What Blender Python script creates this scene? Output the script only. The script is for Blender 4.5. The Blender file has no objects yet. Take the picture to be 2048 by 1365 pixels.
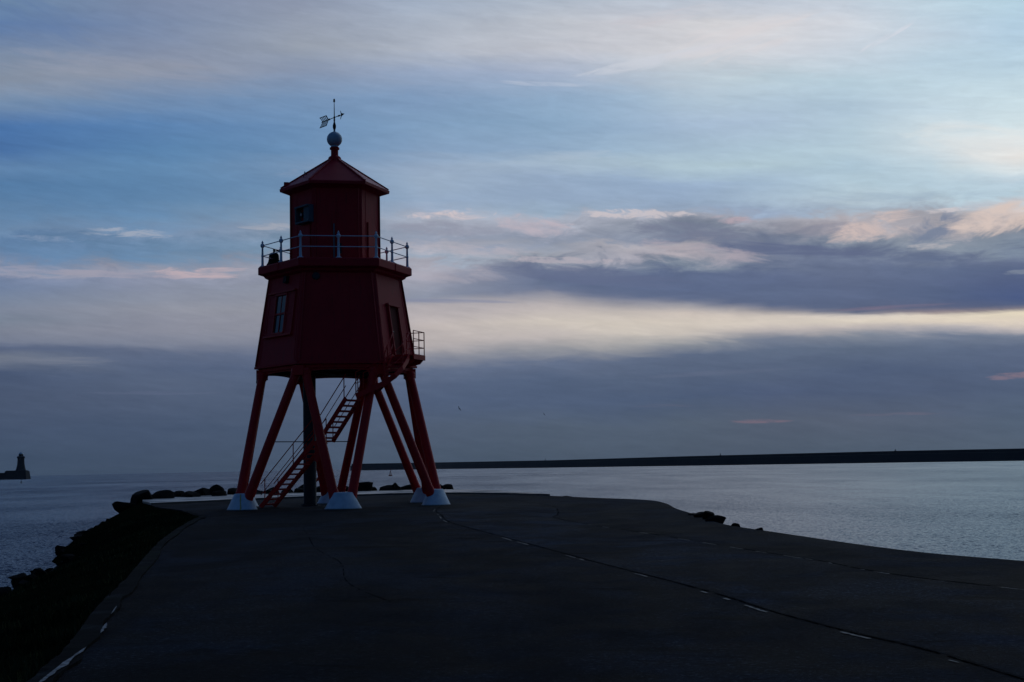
import bpy, bmesh, math, random
from mathutils import Vector, Matrix
from math import sin, cos, pi, radians, atan2, sqrt
random.seed(7)
S = bpy.context.scene
COL = S.collection

# ------------------------------------------------------------------ camera
F_PX, PITCH, ROLL, EYE = 2714.83, 0.0914, 0.0206, 1.6
cam_d = bpy.data.cameras.new('camera'); cam = bpy.data.objects.new('camera', cam_d); COL.objects.link(cam)
cam_d.sensor_width = 36.0; cam_d.lens = 36.0 * F_PX / 2048.0
cam_d.clip_start = 0.1; cam_d.clip_end = 90000
_R0 = Vector((1, 0, 0)); _U0 = Vector((0, -sin(PITCH), cos(PITCH))); _F = Vector((0, cos(PITCH), sin(PITCH)))
_up = _U0 * cos(ROLL) + _R0 * sin(ROLL); _ri = _R0 * cos(ROLL) - _U0 * sin(ROLL)
m = Matrix((_ri, _up, -_F)).transposed().to_4x4(); m.translation = (0, 0, EYE)
cam.matrix_world = m
S.camera = cam
S.view_settings.view_transform = 'Standard'; S.view_settings.look = 'None'
S.view_settings.exposure = 0.0; S.view_settings.gamma = 1.0

def ray(px, py):
    """direction seen at a row and column of a 2048 wide view: used to survey where far things stand"""
    return (_F + _ri * ((px - 1024) / F_PX) + _up * ((682.5 - py) / F_PX)).normalized()
# ------------------------------------------------------------------ node helper
class NT:
    def __init__(s, tree): s.t = tree; s.n = tree.nodes; s.l = tree.links
    def new(s, typ, **kw):
        n = s.n.new(typ)
        for k, v in kw.items(): setattr(n, k, v)
        return n
    def set(s, sock, v):
        if hasattr(v, 'is_output'): s.l.new(v, sock)
        elif v is not None: sock.default_value = v
    def math(s, op, a, b=None, c=None, clamp=False):
        n = s.new('ShaderNodeMath', operation=op, use_clamp=clamp)
        s.set(n.inputs[0], a)
        if b is not None: s.set(n.inputs[1], b)
        if c is not None: s.set(n.inputs[2], c)
        return n.outputs[0]
    def vmath(s, op, a, b=None):
        n = s.new('ShaderNodeVectorMath', operation=op); s.set(n.inputs[0], a)
        if b is not None: s.set(n.inputs[1], b)
        return n.outputs[0]
    def comb(s, x, y, z=0.0):
        n = s.new('ShaderNodeCombineXYZ'); s.set(n.inputs[0], x); s.set(n.inputs[1], y); s.set(n.inputs[2], z); return n.outputs[0]
    def noise(s, vec, scale=1, detail=4, rough=.5, dist=0.0, lac=2.0):
        n = s.new('ShaderNodeTexNoise'); s.set(n.inputs['Vector'], vec)
        n.inputs['Scale'].default_value = scale; n.inputs['Detail'].default_value = detail
        n.inputs['Roughness'].default_value = rough; n.inputs['Distortion'].default_value = dist
        n.inputs['Lacunarity'].default_value = lac
        return n.outputs['Fac']
    def mix(s, f, a, b, mode='MIX'):
        n = s.new('ShaderNodeMix', data_type='RGBA', blend_type=mode)
        s.set(n.inputs[0], f); s.set(n.inputs[6], a); s.set(n.inputs[7], b); return n.outputs[2]
    def ss(s, x, a, b, c=0.0, d=1.0):
        n = s.new('ShaderNodeMapRange', interpolation_type='SMOOTHSTEP'); s.set(n.inputs[0], x)
        n.inputs[1].default_value = a; n.inputs[2].default_value = b; n.inputs[3].default_value = c; n.inputs[4].default_value = d
        return n.outputs[0]
    def lin(s, x, a, b, c=0.0, d=1.0):
        n = s.new('ShaderNodeMapRange'); s.set(n.inputs[0], x)
        n.inputs[1].default_value = a; n.inputs[2].default_value = b; n.inputs[3].default_value = c; n.inputs[4].default_value = d
        return n.outputs[0]
def s2l(c):
    r = []
    for v in c:
        v /= 255.0
        r.append(v / 12.92 if v <= .04045 else ((v + .055) / 1.055) ** 2.4)
    return tuple(r) + (1.0,)

# ------------------------------------------------------------------ world: dusk sky with streaky clouds
SUN_EL, SUN_AZ = radians(5.0), radians(27.0)          # azimuth measured clockwise from +Y
W = bpy.data.worlds.new('World'); S.world = W; W.use_nodes = True
W.node_tree.nodes.clear()
N = NT(W.node_tree)
# cloud layers: for each azimuth the heights (as rows of a 2048 wide view) and colours of thirty layers
LAY = {
 0: ([0,55,110,160,205,250,300,335,370,400,430,465,480,500,515,530,543,556,575,600,620,640,660,685,697,720,748,800,860,950],
  [(110,135,170),(97,123,168),(122,138,168),(134,144,166),(118,141,174),(76,116,172),(76,114,168),(96,130,172),(86,124,168),(90,126,168),(98,130,168),(108,135,170),(98,127,166),(98,128,166),(108,132,168),(122,136,168),(150,150,174),(118,132,168),(112,128,164),(120,132,160),(128,135,158),(120,129,150),(126,130,150),(118,124,148),(86,97,130),(114,120,140),(74,87,120),(74,86,116),(68,82,112),(60,76,102)]),
 300: ([0,50,100,142,200,250,300,335,370,400,432,467,480,500,515,532,545,558,575,600,620,640,660,690,706,735,760,800,860,946],
  [(125,138,172),(118,135,172),(128,140,172),(146,150,170),(114,140,178),(92,130,178),(90,130,175),(97,136,178),(94,131,172),(96,132,172),(106,138,175),(120,143,176),(112,138,172),(105,135,170),(112,138,170),(130,142,170),(150,150,171),(138,142,168),(135,140,164),(138,142,162),(146,146,162),(140,140,158),(138,138,156),(124,128,150),(94,104,134),(84,97,130),(86,98,128),(80,92,122),(70,84,114),(66,80,106)]),
 600: ([0,50,100,145,200,250,300,335,370,400,430,455,478,500,515,532,545,558,580,600,620,640,660,690,715,740,765,800,860,940],
  [(142,150,176),(150,157,178),(152,158,175),(135,148,178),(118,145,182),(108,141,182),(106,140,180),(118,144,178),(112,142,178),(116,145,178),(128,150,178),(138,152,178),(120,143,172),(120,144,172),(128,146,172),(150,152,172),(154,154,172),(146,148,168),(142,144,160),(146,145,160),(150,148,160),(150,147,160),(146,144,158),(130,132,152),(100,110,140),(86,98,130),(84,97,128),(80,93,122),(74,88,116),(70,84,108)]),
 850: ([0,50,100,145,200,250,300,335,370,400,418,430,452,470,492,510,525,545,575,598,612,630,652,690,716,740,765,805,860,934],
  [(165,175,195),(170,176,192),(178,182,196),(155,168,195),(130,155,190),(128,156,190),(134,159,192),(152,169,195),(154,171,195),(150,168,195),(158,171,195),(170,174,190),(162,164,180),(148,155,178),(182,176,187),(156,168,188),(172,168,180),(168,164,178),(152,153,172),(140,145,167),(178,171,175),(184,176,178),(190,180,178),(180,172,172),(138,138,154),(98,110,141),(86,99,131),(80,94,126),(80,92,117),(72,86,108)]),
 1100: ([0,50,100,148,200,250,300,325,350,395,422,440,458,482,502,516,528,548,565,577,592,612,640,668,700,728,760,805,860,928],
  [(178,185,200),(190,192,202),(190,190,200),(164,175,200),(145,170,200),(138,165,195),(146,170,199),(165,182,202),(150,168,195),(150,168,195),(152,170,192),(172,175,191),(162,163,180),(142,149,172),(155,160,178),(158,160,174),(118,127,155),(104,114,147),(102,113,146),(112,119,149),(155,150,162),(186,177,176),(204,194,183),(190,181,178),(150,148,156),(98,109,139),(84,98,130),(80,94,126),(82,94,116),(76,88,108)]),
 1250: ([0,50,100,148,200,250,300,325,355,395,412,425,448,475,492,512,530,550,575,593,604,620,645,668,695,720,758,805,860,924],
  [(184,191,206),(200,198,206),(205,203,210),(182,190,206),(158,180,206),(152,176,204),(156,179,203),(172,190,206),(152,172,200),(150,168,195),(152,168,192),(178,178,192),(150,154,172),(140,146,168),(178,170,178),(165,162,176),(112,122,150),(96,108,145),(94,106,143),(96,107,142),(140,138,155),(190,181,176),(210,199,185),(204,195,184),(160,156,160),(98,109,138),(85,98,128),(78,92,124),(82,94,117),(78,90,110)]),
 1400: ([0,50,100,150,200,255,300,335,370,400,418,432,448,475,492,508,528,548,580,604,615,628,645,665,680,702,745,780,840,915],
  [(190,196,210),(210,206,210),(212,209,214),(192,202,213),(178,195,212),(170,188,212),(168,188,208),(178,198,210),(156,176,205),(150,168,195),(150,165,190),(165,166,180),(122,130,152),(106,116,146),(165,161,170),(182,171,178),(130,140,158),(96,108,145),(92,104,142),(96,106,140),(160,154,162),(205,192,182),(212,200,186),(202,192,182),(140,142,152),(92,104,134),(86,98,128),(76,90,122),(84,95,116),(80,90,110)]),
 1550: ([0,50,100,150,200,250,300,330,365,395,425,442,460,482,500,518,535,552,585,615,624,632,645,660,675,700,745,780,838,911],
  [(196,201,214),(214,210,214),(212,211,218),(190,205,216),(178,196,214),(172,190,212),(176,197,213),(178,198,210),(166,186,208),(168,186,205),(152,166,192),(160,158,172),(138,140,158),(112,120,148),(108,118,148),(112,121,150),(104,114,146),(95,106,143),(93,105,141),(92,103,138),(135,130,145),(210,198,186),(214,202,188),(185,177,176),(120,126,148),(96,108,136),(86,98,128),(78,90,124),(86,94,116),(80,91,111)]),
 1700: ([0,45,100,160,215,260,300,330,365,400,422,440,462,485,500,518,535,560,590,618,627,634,645,658,672,700,745,785,840,907],
  [(198,205,218),(212,212,220),(205,211,222),(184,204,218),(176,196,214),(182,202,217),(184,204,217),(178,200,216),(178,198,212),(184,199,211),(172,186,202),(186,178,185),(178,170,175),(142,149,166),(112,122,150),(105,115,148),(102,112,145),(98,108,142),(94,105,141),(90,100,134),(100,105,135),(212,202,192),(220,208,190),(192,182,178),(130,135,152),(96,108,135),(80,93,126),(79,91,122),(88,96,118),(80,92,112)]),
 1870: ([0,60,120,170,225,270,305,330,360,390,412,430,458,482,498,515,530,560,595,614,624,630,642,656,672,700,745,785,840,903],
  [(192,208,222),(200,211,224),(188,207,222),(192,211,224),(198,214,226),(210,220,226),(205,216,224),(190,208,220),(182,202,216),(182,200,212),(165,175,190),(160,158,170),(165,158,168),(135,142,160),(140,148,164),(108,118,148),(98,110,145),(92,104,141),(86,99,136),(96,100,132),(150,135,140),(225,212,192),(216,202,184),(172,166,172),(112,122,148),(94,106,135),(82,95,127),(80,92,123),(86,96,120),(82,94,114)]),
 2040: ([0,60,120,180,240,280,310,340,365,385,400,425,455,474,498,518,535,560,595,610,617,625,640,655,668,700,735,785,840,898],
  [(185,210,226),(182,206,226),(186,208,224),(200,218,228),(212,226,232),(225,228,230),(228,226,222),(215,222,226),(190,208,222),(185,205,218),(200,200,206),(210,195,190),(200,183,178),(132,140,159),(124,137,160),(102,112,146),(90,102,140),(84,96,138),(78,91,133),(82,94,132),(130,120,132),(235,220,190),(225,210,190),(190,182,182),(120,128,150),(92,104,135),(88,100,132),(82,95,125),(84,98,122),(84,96,116)])}
EMAX = 0.37
def elev(x, y): return math.asin(ray(x, y).z)
def azim(x, y=600.): d = ray(x, y); return atan2(d.x, d.y)
tc = N.new('ShaderNodeTexCoord'); sep = N.new('ShaderNodeSeparateXYZ'); N.l.new(tc.outputs['Generated'], sep.inputs[0])
az = N.math('ARCTAN2', sep.outputs[0], sep.outputs[1])
el = N.math('ARCSINE', sep.outputs[2])
tilt = N.math('ADD', el, N.math('MULTIPLY', az, .06))
n_big = N.noise(N.comb(N.math('MULTIPLY', az, 5.), N.math('MULTIPLY', tilt, 22.), 1.7), 1, 7, .55, .3)
n_mid = N.noise(N.comb(N.math('MULTIPLY', az, 16.), N.math('MULTIPLY', tilt, 95.), 5.1), 1, 7, .6, .6)
n_puf = N.noise(N.comb(N.math('MULTIPLY', az, 26.), N.math('MULTIPLY', el, 75.), 9.3), 1, 8, .62, .5)
amp_p = N.math('MULTIPLY', N.ss(el, .118, .15), N.ss(el, .205, .165))             # billowy part of the cloud deck
wv = N.math('ADD', N.math('MULTIPLY', N.math('SUBTRACT', n_big, .5), .011), N.math('MULTIPLY', N.math('SUBTRACT', n_mid, .5), .013))
wv = N.math('ADD', wv, N.math('MULTIPLY', N.math('MULTIPLY', N.math('SUBTRACT', n_puf, .5), amp_p), .036))
# the sharp edge under the cloud bank keeps its line
calm = N.math('ADD', .35, N.math('MULTIPLY', N.ss(N.math('ABSOLUTE', N.math('SUBTRACT', el, .110)), .008, .030), .65))
v = N.math('ADD', el, N.math('MULTIPLY', wv, calm))
vr = N.math('DIVIDE', v, EMAX, clamp=True)
u = N.math('ADD', az, N.math('MULTIPLY', N.math('SUBTRACT', n_big, .5), .035))
def grade(c):
    g = (c[0] + c[1] + c[2]) / 3.0; warm = c[0] > c[2] + 2; k = .80 if warm else (.80 if g < 165 and c[2] - c[0] < 55 else .92)
    r = [g + (v_ - g) * k for v_ in c]
    return (r[0], r[1] - .5, r[2]) if warm else (r[0] - 4.0, r[1] - .3, r[2] + .5)
xs = sorted(LAY); NC = 25
cols = []
for i in range(NC):
    x = 2048.0 * i / (NC - 1); xx = min(max(x, xs[0]), xs[-1])
    j = max(k for k in range(len(xs) - 1) if xs[k] <= xx) if xx < xs[-1] else len(xs) - 2
    t = (xx - xs[j]) / (xs[j + 1] - xs[j])
    ya, ca = LAY[xs[j]]; yb, cb = LAY[xs[j + 1]]
    ca = [grade(c) for c in ca]; cb = [grade(c) for c in cb]
    stops = [(elev(x, ya[k] * (1 - t) + yb[k] * t) / EMAX, s2l([ca[k][q] * (1 - t) + cb[k][q] * t for q in range(3)])) for k in range(30)]
    stops = stops[::-1]
    rn = N.new('ShaderNodeValToRGB'); N.l.new(vr, rn.inputs[0]); r = rn.color_ramp
    r.elements[0].position = max(stops[0][0], 0); r.elements[0].color = stops[0][1]
    r.elements[1].position = min(stops[-1][0], 1); r.elements[1].color = stops[-1][1]
    for p, c in stops[1:-1]: e_ = r.elements.new(p); e_.color = c
    cols.append((azim(x), rn.outputs[0]))
sky = cols[0][1]
for i in range(1, NC):
    sky = N.mix(N.lin(u, cols[i - 1][0], cols[i][0]), sky, cols[i][1])
# fine streaks in the cirrus
st = N.noise(N.comb(N.math('MULTIPLY', az, 14.), N.math('MULTIPLY', N.math('ADD', el, N.math('MULTIPLY', az, .12)), 120.), 2.2), 1, 8, .62, .4)
sky = N.mix(1.0, sky, N.comb(*[N.math('ADD', k0, N.math('MULTIPLY', st, k1)) for k0, k1 in ((.84, .32), (.855, .29), (.88, .24))]), 'MULTIPLY')
st2 = N.noise(N.comb(N.math('MULTIPLY', az, 42.), N.math('MULTIPLY', N.math('ADD', el, N.math('MULTIPLY', az, .10)), 200.), 7.2), 1, 6, .65, .6)
t2 = N.math('ADD', 1., N.math('ADD', N.math('MULTIPLY', N.math('SUBTRACT', st2, .5), .24), N.math('MULTIPLY', N.math('MULTIPLY', N.math('SUBTRACT', n_puf, .5), amp_p), .55)))
sky = N.mix(1.0, sky, N.comb(t2, t2, t2), 'MULTIPLY')
def wisp(x, y, rx, ry, rot, colr, st_, sx=18, sy=110, thr=.48, gain=5, seed=0.0):
    """a wisp of cloud with a ragged edge, at an azimuth and height of the sky"""
    global sky
    a0, e0 = azim(x, y), elev(x, y); cr, sr = cos(radians(rot)), sin(radians(rot))
    da = N.math('SUBTRACT', az, a0); de = N.math('SUBTRACT', el, e0)
    p = N.math('ADD', N.math('MULTIPLY', da, cr), N.math('MULTIPLY', de, sr))
    q = N.math('SUBTRACT', N.math('MULTIPLY', de, cr), N.math('MULTIPLY', da, sr))
    nn = N.noise(N.comb(N.math('MULTIPLY', p, sx * 1.3), N.math('MULTIPLY', q, sy * 1.3), seed), 1, 6, .68, .9)
    d = N.math('ADD', N.math('POWER', N.math('MULTIPLY', p, F_PX / rx), 2.0), N.math('POWER', N.math('MULTIPLY', q, F_PX / ry), 2.0))
    msk = N.ss(d, 1.0, 0.0)
    dn = N.math('MULTIPLY', N.math('SUBTRACT', N.math('ADD', nn, N.math('MULTIPLY', msk, .26)), thr + .20), float(gain) * .9, clamp=True)
    sky = N.mix(N.math('MULTIPLY', N.math('MULTIPLY', dn, N.ss(msk, 0, .35)), st_), sky, s2l(colr))
# grey and slate parts of the billowing deck first, then the lit edges
wisp(890, 458, 150, 22, -2, (146, 150, 168), .75, 20, 80, .40, 6, 1.6)
wisp(1370, 464, 150, 34, -8, (118, 124, 146), .85, 14, 60, .40, 6, 2.6)
wisp(1560, 500, 240, 18, -6, (96, 106, 136), .85, 8, 90, .38, 6, 2.9)
wisp(1180, 552, 260, 26, -6, (98, 108, 138), .7, 8, 70, .38, 5, 3.3)
wisp(1640, 458, 170, 22, -3, (140, 140, 156), .6, 18, 80, .43, 6, 3.6)
wisp(900, 431, 125, 17, 0, (206, 194, 198), .9, 36, 110, .45, 7, 1.1)
wisp(1075, 452, 120, 30, -6, (188, 178, 188), .8, 28, 80, .45, 6, 2.1)
wisp(1270, 428, 175, 13, -3, (204, 195, 199), .8, 44, 130, .44, 8, 3.1)
wisp(1460, 440, 70, 13, -4, (182, 166, 176), .75, 30, 110, .45, 6, 3.9)
wisp(1400, 500, 200, 18, -10, (176, 166, 176), .6, 14, 90, .42, 6, 17.1)
wisp(1110, 520, 170, 10, -3, (178, 172, 182), .75, 40, 140, .44, 8, 17.9)
wisp(950, 500, 160, 14, -4, (182, 176, 186), .6, 20, 100, .45, 6, 17.4)
wisp(900, 545, 150, 30, -5, (176, 170, 180), .5, 14, 60, .45, 5, 17.6)
wisp(1740, 455, 120, 38, 6, (206, 188, 184), .85, 20, 60, .45, 6, 15.1)
wisp(1870, 455, 70, 36, 14, (118, 130, 154), .85, 22, 60, .41, 6, 15.8)
wisp(1990, 440, 110, 42, 10, (216, 198, 190), .85, 18, 50, .43, 6, 14.1)
wisp(1865, 492, 70, 11, 3, (178, 176, 182), .75, 22, 110, .43, 6, 14.6)
wisp(1900, 420, 70, 7, 2, (212, 204, 206), .7, 22, 120, .43, 7, 14.8)
wisp(2040, 544, 40, 7, 0, (128, 138, 156), .7, 20, 120, .40, 6, 14.9)
wisp(1810, 614, 170, 6, 0, (130, 116, 136), .7, 5, 160, .38, 4, 16.3)
wisp(255, 466, 125, 15, -2, (158, 168, 186), .85, 22, 150, .45, 7, 4.1)
wisp(110, 478, 110, 9, 0, (128, 148, 178), .7, 20, 150, .45, 6, 4.6)
wisp(400, 546, 130, 17, 1, (186, 170, 178), .95, 18, 130, .41, 6, 5.1)
wisp(200, 548, 200, 9, -1, (158, 156, 172), .8, 16, 170, .42, 6, 5.6)
wisp(70, 538, 120, 10, 1, (150, 154, 176), .8, 16, 170, .44, 6, 6.1)
wisp(560, 455, 110, 13, 0, (160, 166, 180), .85, 22, 140, .43, 7, 7.1)
wisp(230, 134, 360, 34, -2, (152, 157, 174), .55, 8, 60, .46, 4, 8.1)
wisp(60, 30, 200, 46, -20, (96, 122, 164), .5, 7, 60, .46, 4, 9.1)
wisp(640, 345, 150, 16, 4, (140, 155, 180), .6, 14, 120, .45, 5, 9.7)
wisp(1085, 168, 120, 7, -4, (186, 196, 214), .6, 14, 160, .40, 5, 10.1)
wisp(1160, 104, 60, 20, -30, (200, 202, 214), .45, 20, 120, .46, 6, 10.6)
wisp(1330, 118, 260, 17, 9, (206, 210, 220), .6, 12, 120, .42, 6, 10.9)
wisp(1480, 80, 220, 60, 12, (218, 213, 216), .6, 9, 70, .46, 5, 11.1)
wisp(1300, 40, 200, 24, 6, (208, 200, 206), .5, 9, 90, .45, 5, 11.6)
wisp(1770, 76, 80, 9, 25, (222, 221, 230), .75, 9, 140, .40, 5, 12.1)
wisp(1980, 292, 200, 60, -12, (230, 230, 228), .7, 7, 36, .42, 4, 13.1)
wisp(1800, 395, 260, 14, -3, (156, 176, 196), .55, 12, 110, .44, 5, 13.7)
wisp(1150, 312, 160, 14, 0, (176, 192, 208), .5, 10, 100, .44, 5, 13.9)
wisp(900, 602, 200, 7, -2, (132, 138, 162), .75, 6, 150, .40, 4, 18.1)
wisp(1520, 843, 80, 6, 0, (126, 108, 122), .6, 18, 190, .40, 6, 19.1)
wisp(1800, 828, 170, 5, 0, (106, 104, 122), .5, 14, 190, .44, 6, 19.9)
wisp(2030, 752, 70, 9, 1, (132, 116, 130), .7, 14, 150, .40, 6, 20.1)
wisp(1330, 812, 110, 5, -1, (100, 102, 122), .5, 12, 190, .44, 6, 21.1)
wisp(330, 786, 180, 7, 0, (94, 104, 130), .6, 9, 160, .44, 6, 22.1)
wisp(120, 722, 170, 14, 0, (118, 125, 142), .7, 8, 110, .43, 5, 23.1)
wisp(1450, 745, 220, 8, 2, (98, 108, 132), .5, 9, 150, .43, 5, 24.1)
# the rest of the sky, away from the afterglow, is a plain physical sky
nis = N.new('ShaderNodeTexSky', sky_type='NISHITA'); nis.sun_disc = False
nis.sun_elevation = SUN_EL; nis.sun_rotation = SUN_AZ; nis.air_density = 1.4; nis.dust_density = .6; nis.ozone_density = 4.0
rear = N.mix(1.0, nis.outputs[0], (0.036, .050, .085, 1), 'MULTIPLY')
# unseen upper sky, tinted bluer and brighter to the right for the sea's reflection
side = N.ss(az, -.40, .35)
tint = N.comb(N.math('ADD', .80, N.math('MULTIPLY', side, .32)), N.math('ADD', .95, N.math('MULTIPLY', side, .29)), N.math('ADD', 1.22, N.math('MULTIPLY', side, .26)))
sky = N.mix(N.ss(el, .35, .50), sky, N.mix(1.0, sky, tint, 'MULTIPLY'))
wr = N.math('MAXIMUM', N.ss(N.math('ABSOLUTE', az), .42, 1.5), N.ss(N.math('SUBTRACT', el, N.ss(N.math('ABSOLUTE', N.math('SUBTRACT', az, .55)), .9, 0., 0., .60)), .36, .85))
sky = N.mix(wr, sky, rear)
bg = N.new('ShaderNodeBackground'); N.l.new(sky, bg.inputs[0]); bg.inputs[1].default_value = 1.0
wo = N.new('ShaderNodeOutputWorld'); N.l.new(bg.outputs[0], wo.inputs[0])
W.cycles.sampling_method = 'MANUAL'; W.cycles.sample_map_resolution = 512

# ------------------------------------------------------------------ sun (veiled by the cloud bank, low on the right)
sd = bpy.data.lights.new('sun', 'SUN'); so = bpy.data.objects.new('sun', sd); COL.objects.link(so)
sd.energy = 0.02; sd.angle = radians(14); sd.color = (1.0, .84, .72)
so.rotation_euler = (radians(90) - SUN_EL, 0, pi - SUN_AZ)
so.rotation_euler = Vector((sin(SUN_AZ) * cos(SUN_EL), cos(SUN_AZ) * cos(SUN_EL), sin(SUN_EL))).to_track_quat('Z', 'Y').to_euler()

# ------------------------------------------------------------------ materials
def mat(name, build):
    m_ = bpy.data.materials.new(name); m_.use_nodes = True
    T = NT(m_.node_tree); b = T.n['Principled BSDF']; build(T, b); return m_
def bump(T, b, h, strength, dist):
    n = T.new('ShaderNodeBump'); T.set(n.inputs['Height'], h); n.inputs['Strength'].default_value = strength; n.inputs['Distance'].default_value = dist
    T.l.new(n.outputs[0], b.inputs['Normal']); return n
def objc(T): return T.new('ShaderNodeTexCoord').outputs['Object']
def paint(name, col, rough, var=.25, rust=None, spec=.5):
    def f(T, b):
        c = objc(T)
        n = T.noise(c, 1.3, 6, .6); n2 = T.noise(c, 9, 5, .6)
        k = T.math('ADD', 1 - var, T.math('MULTIPLY', T.math('ADD', n, T.math('MULTIPLY', n2, .5)), var * 1.33))
        base = T.mix(1.0, tuple(col) + (1,), T.comb(k, k, k), 'MULTIPLY')
        if rust:
            # drips: noise stretched along the vertical
            sp = T.new('ShaderNodeSeparateXYZ'); T.l.new(c, sp.inputs[0])
            dr = T.noise(T.comb(T.math('MULTIPLY', sp.outputs[0], 9.), T.math('MULTIPLY', sp.outputs[1], 9.), T.math('MULTIPLY', sp.outputs[2], .9)), 1, 5, .6)
            base = T.mix(T.math('MULTIPLY', T.ss(dr, .56, .74), .5), base, tuple(rust) + (1,))
        T.set(b.inputs['Base Color'], base)
        T.set(b.inputs['Roughness'], T.math('ADD', rough - .08, T.math('MULTIPLY', n2, .18))); b.inputs['Specular IOR Level'].default_value = spec
        bump(T, b, n2, .25, .004)
    return mat(name, f)
M = {}
M['red'] = paint('red_paint', (.46, .021, .030), .55, .3, (.16, .03, .025), .10)
M['leg_red'] = paint('red_leg_paint', (.54, .018, .020), .50, .3, (.20, .03, .02), .16)
M['white'] = paint('white_paint', (.62, .70, .78), .5, .12, (.52, .47, .40))
M['ball'] = paint('ball_paint', (.40, .50, .58), .45, .2)
M['dark_metal'] = paint('dark_metal', (.015, .017, .022), .6, .3, None, .1)
M['trim'] = paint('red_trim_paint', (.44, .021, .030), .5, .2, None, .14)
M['column'] = paint('column_paint', (.03, .042, .05), .6, .3, None, .15)
M['bronze'] = paint('bell_bronze', (.008, .009, .008), .7, .3, None, .05)
M['grey'] = paint('grey_paint', (.12, .14, .16), .5, .2)
M['orange'] = paint('ring_orange', (.45, .06, .02), .5, .2)
M['teal'] = paint('teal_grey_paint', (.07, .11, .13), .55, .2, None, .2)
M['door'] = paint('shaded_door_red', (.10, .008, .010), .6, .2, None, .04)  # door red darkened: the shade of a recess is put into the colour
def f_glass(T, b):
    b.inputs['Base Color'].default_value = (.02, .03, .04, 1); b.inputs['Roughness'].default_value = .08; b.inputs['Specular IOR Level'].default_value = .9
M['glass'] = mat('window_glass', f_glass)
def f_lens(T, b):
    b.inputs['Base Color'].default_value = (.30, .16, .18, 1); b.inputs['Roughness'].default_value = .12; b.inputs['Specular IOR Level'].default_value = .9
M['lens'] = mat('lamp_lens', f_lens)
def f_plinth(T, b):
    c = objc(T); sp = T.new('ShaderNodeSeparateXYZ'); T.l.new(c, sp.inputs[0])
    n = T.noise(c, 3.5, 6, .6); n2 = T.noise(c, 22, 4, .6)
    base = T.mix(T.ss(n, .35, .8), (.62, .70, .76, 1), (.46, .53, .60, 1))
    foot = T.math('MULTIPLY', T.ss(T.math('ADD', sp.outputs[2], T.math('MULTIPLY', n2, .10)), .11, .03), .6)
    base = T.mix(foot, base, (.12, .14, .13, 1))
    T.set(b.inputs['Base Color'], base); b.inputs['Roughness'].default_value = .65
    bump(T, b, n2, .4, .01)
M['plinth'] = mat('plinth_paint', f_plinth)
def f_stain(T, b):
    b.inputs['Base Color'].default_value = (.55, .42, .12, 1); b.inputs['Roughness'].default_value = .6
M['stain'] = mat('rust_stain', f_stain)
def f_asphalt(T, b, k=1.0):
    c = objc(T); sp = T.new('ShaderNodeSeparateXYZ'); T.l.new(c, sp.inputs[0])
    fine = T.noise(c, 55, 4, .7); grit = T.noise(c, 190, 2, .7)
    big = T.noise(T.comb(T.math('MULTIPLY', sp.outputs[0], .16), T.math('MULTIPLY', sp.outputs[1], .10), 0.), 1, 6, .6, .5)
    med = T.noise(c, .9, 6, .6, .3)
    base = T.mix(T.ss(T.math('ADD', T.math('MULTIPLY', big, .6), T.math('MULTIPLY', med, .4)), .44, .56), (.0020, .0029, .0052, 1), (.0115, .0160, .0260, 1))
    base = T.mix(T.ss(grit, .57, .70), base, (.050, .055, .062, 1))
    streak = T.noise(T.comb(T.math('MULTIPLY', sp.outputs[0], .35), T.math('ADD', T.math('MULTIPLY', sp.outputs[1], .9), T.math('MULTIPLY', sp.outputs[0], .25)), 4.), 1, 6, .62, .8)
    base = T.mix(T.math('MULTIPLY', T.ss(streak, .58, .70), .75), base, (.0022, .0028, .0035, 1))
    sp1 = T.noise(c, 16, 3, .75); sp2 = T.noise(c, 5, 4, .7)
    base = T.mix(T.math('MULTIPLY', T.ss(sp1, .56, .66), .9), base, (.048, .056, .070, 1))
    base = T.mix(T.math('MULTIPLY', T.ss(T.noise(c, 38, 3, .8), .58, .68), .9), base, (.075, .085, .10, 1))
    base = T.mix(T.math('MULTIPLY', T.ss(T.noise(c, 3.2, 5, .75), .56, .68), .6), base, (.026, .032, .042, 1))
    base = T.mix(T.math('MULTIPLY', T.ss(sp1, .46, .32), .75), base, (.0015, .002, .003, 1))
    base = T.mix(T.math('MULTIPLY', T.ss(sp2, .45, .33), .5), base, (.002, .003, .004, 1))
    base = T.mix(T.ss(fine, .42, .25), base, (.002, .0025, .003, 1))
    # hair cracks: level lines of a noise
    cr = T.noise(c, .35, 7, .55, .2)
    line = T.ss(T.math('ABSOLUTE', T.math('SUBTRACT', cr, .5)), .0035, .001)
    base = T.mix(T.math('MULTIPLY', line, .8), base, (.002, .002, .003, 1))
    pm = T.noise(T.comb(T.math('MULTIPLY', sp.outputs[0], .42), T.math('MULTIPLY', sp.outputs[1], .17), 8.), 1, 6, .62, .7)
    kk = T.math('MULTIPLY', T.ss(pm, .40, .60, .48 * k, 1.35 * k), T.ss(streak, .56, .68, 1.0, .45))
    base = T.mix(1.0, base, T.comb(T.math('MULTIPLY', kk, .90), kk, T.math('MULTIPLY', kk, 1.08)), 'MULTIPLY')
    T.set(b.inputs['Base Color'], base)
    T.set(b.inputs['Roughness'], T.ss(T.math('ADD', T.math('MULTIPLY', big, .5), T.math('MULTIPLY', med, .5)), .35, .65, .75, .95))
    b.inputs['Specular IOR Level'].default_value = .025
    h = T.math('ADD', T.math('ADD', T.math('MULTIPLY', fine, .5), T.math('MULTIPLY', grit, .35)), T.math('MULTIPLY', med, 1.2))
    bump(T, b, h, .75, .02)
M['asphalt'] = mat('asphalt', lambda T, b: f_asphalt(T, b, .80)); M['asphalt_pale'] = mat('asphalt_pale', lambda T, b: f_asphalt(T, b, 1.35))
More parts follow.
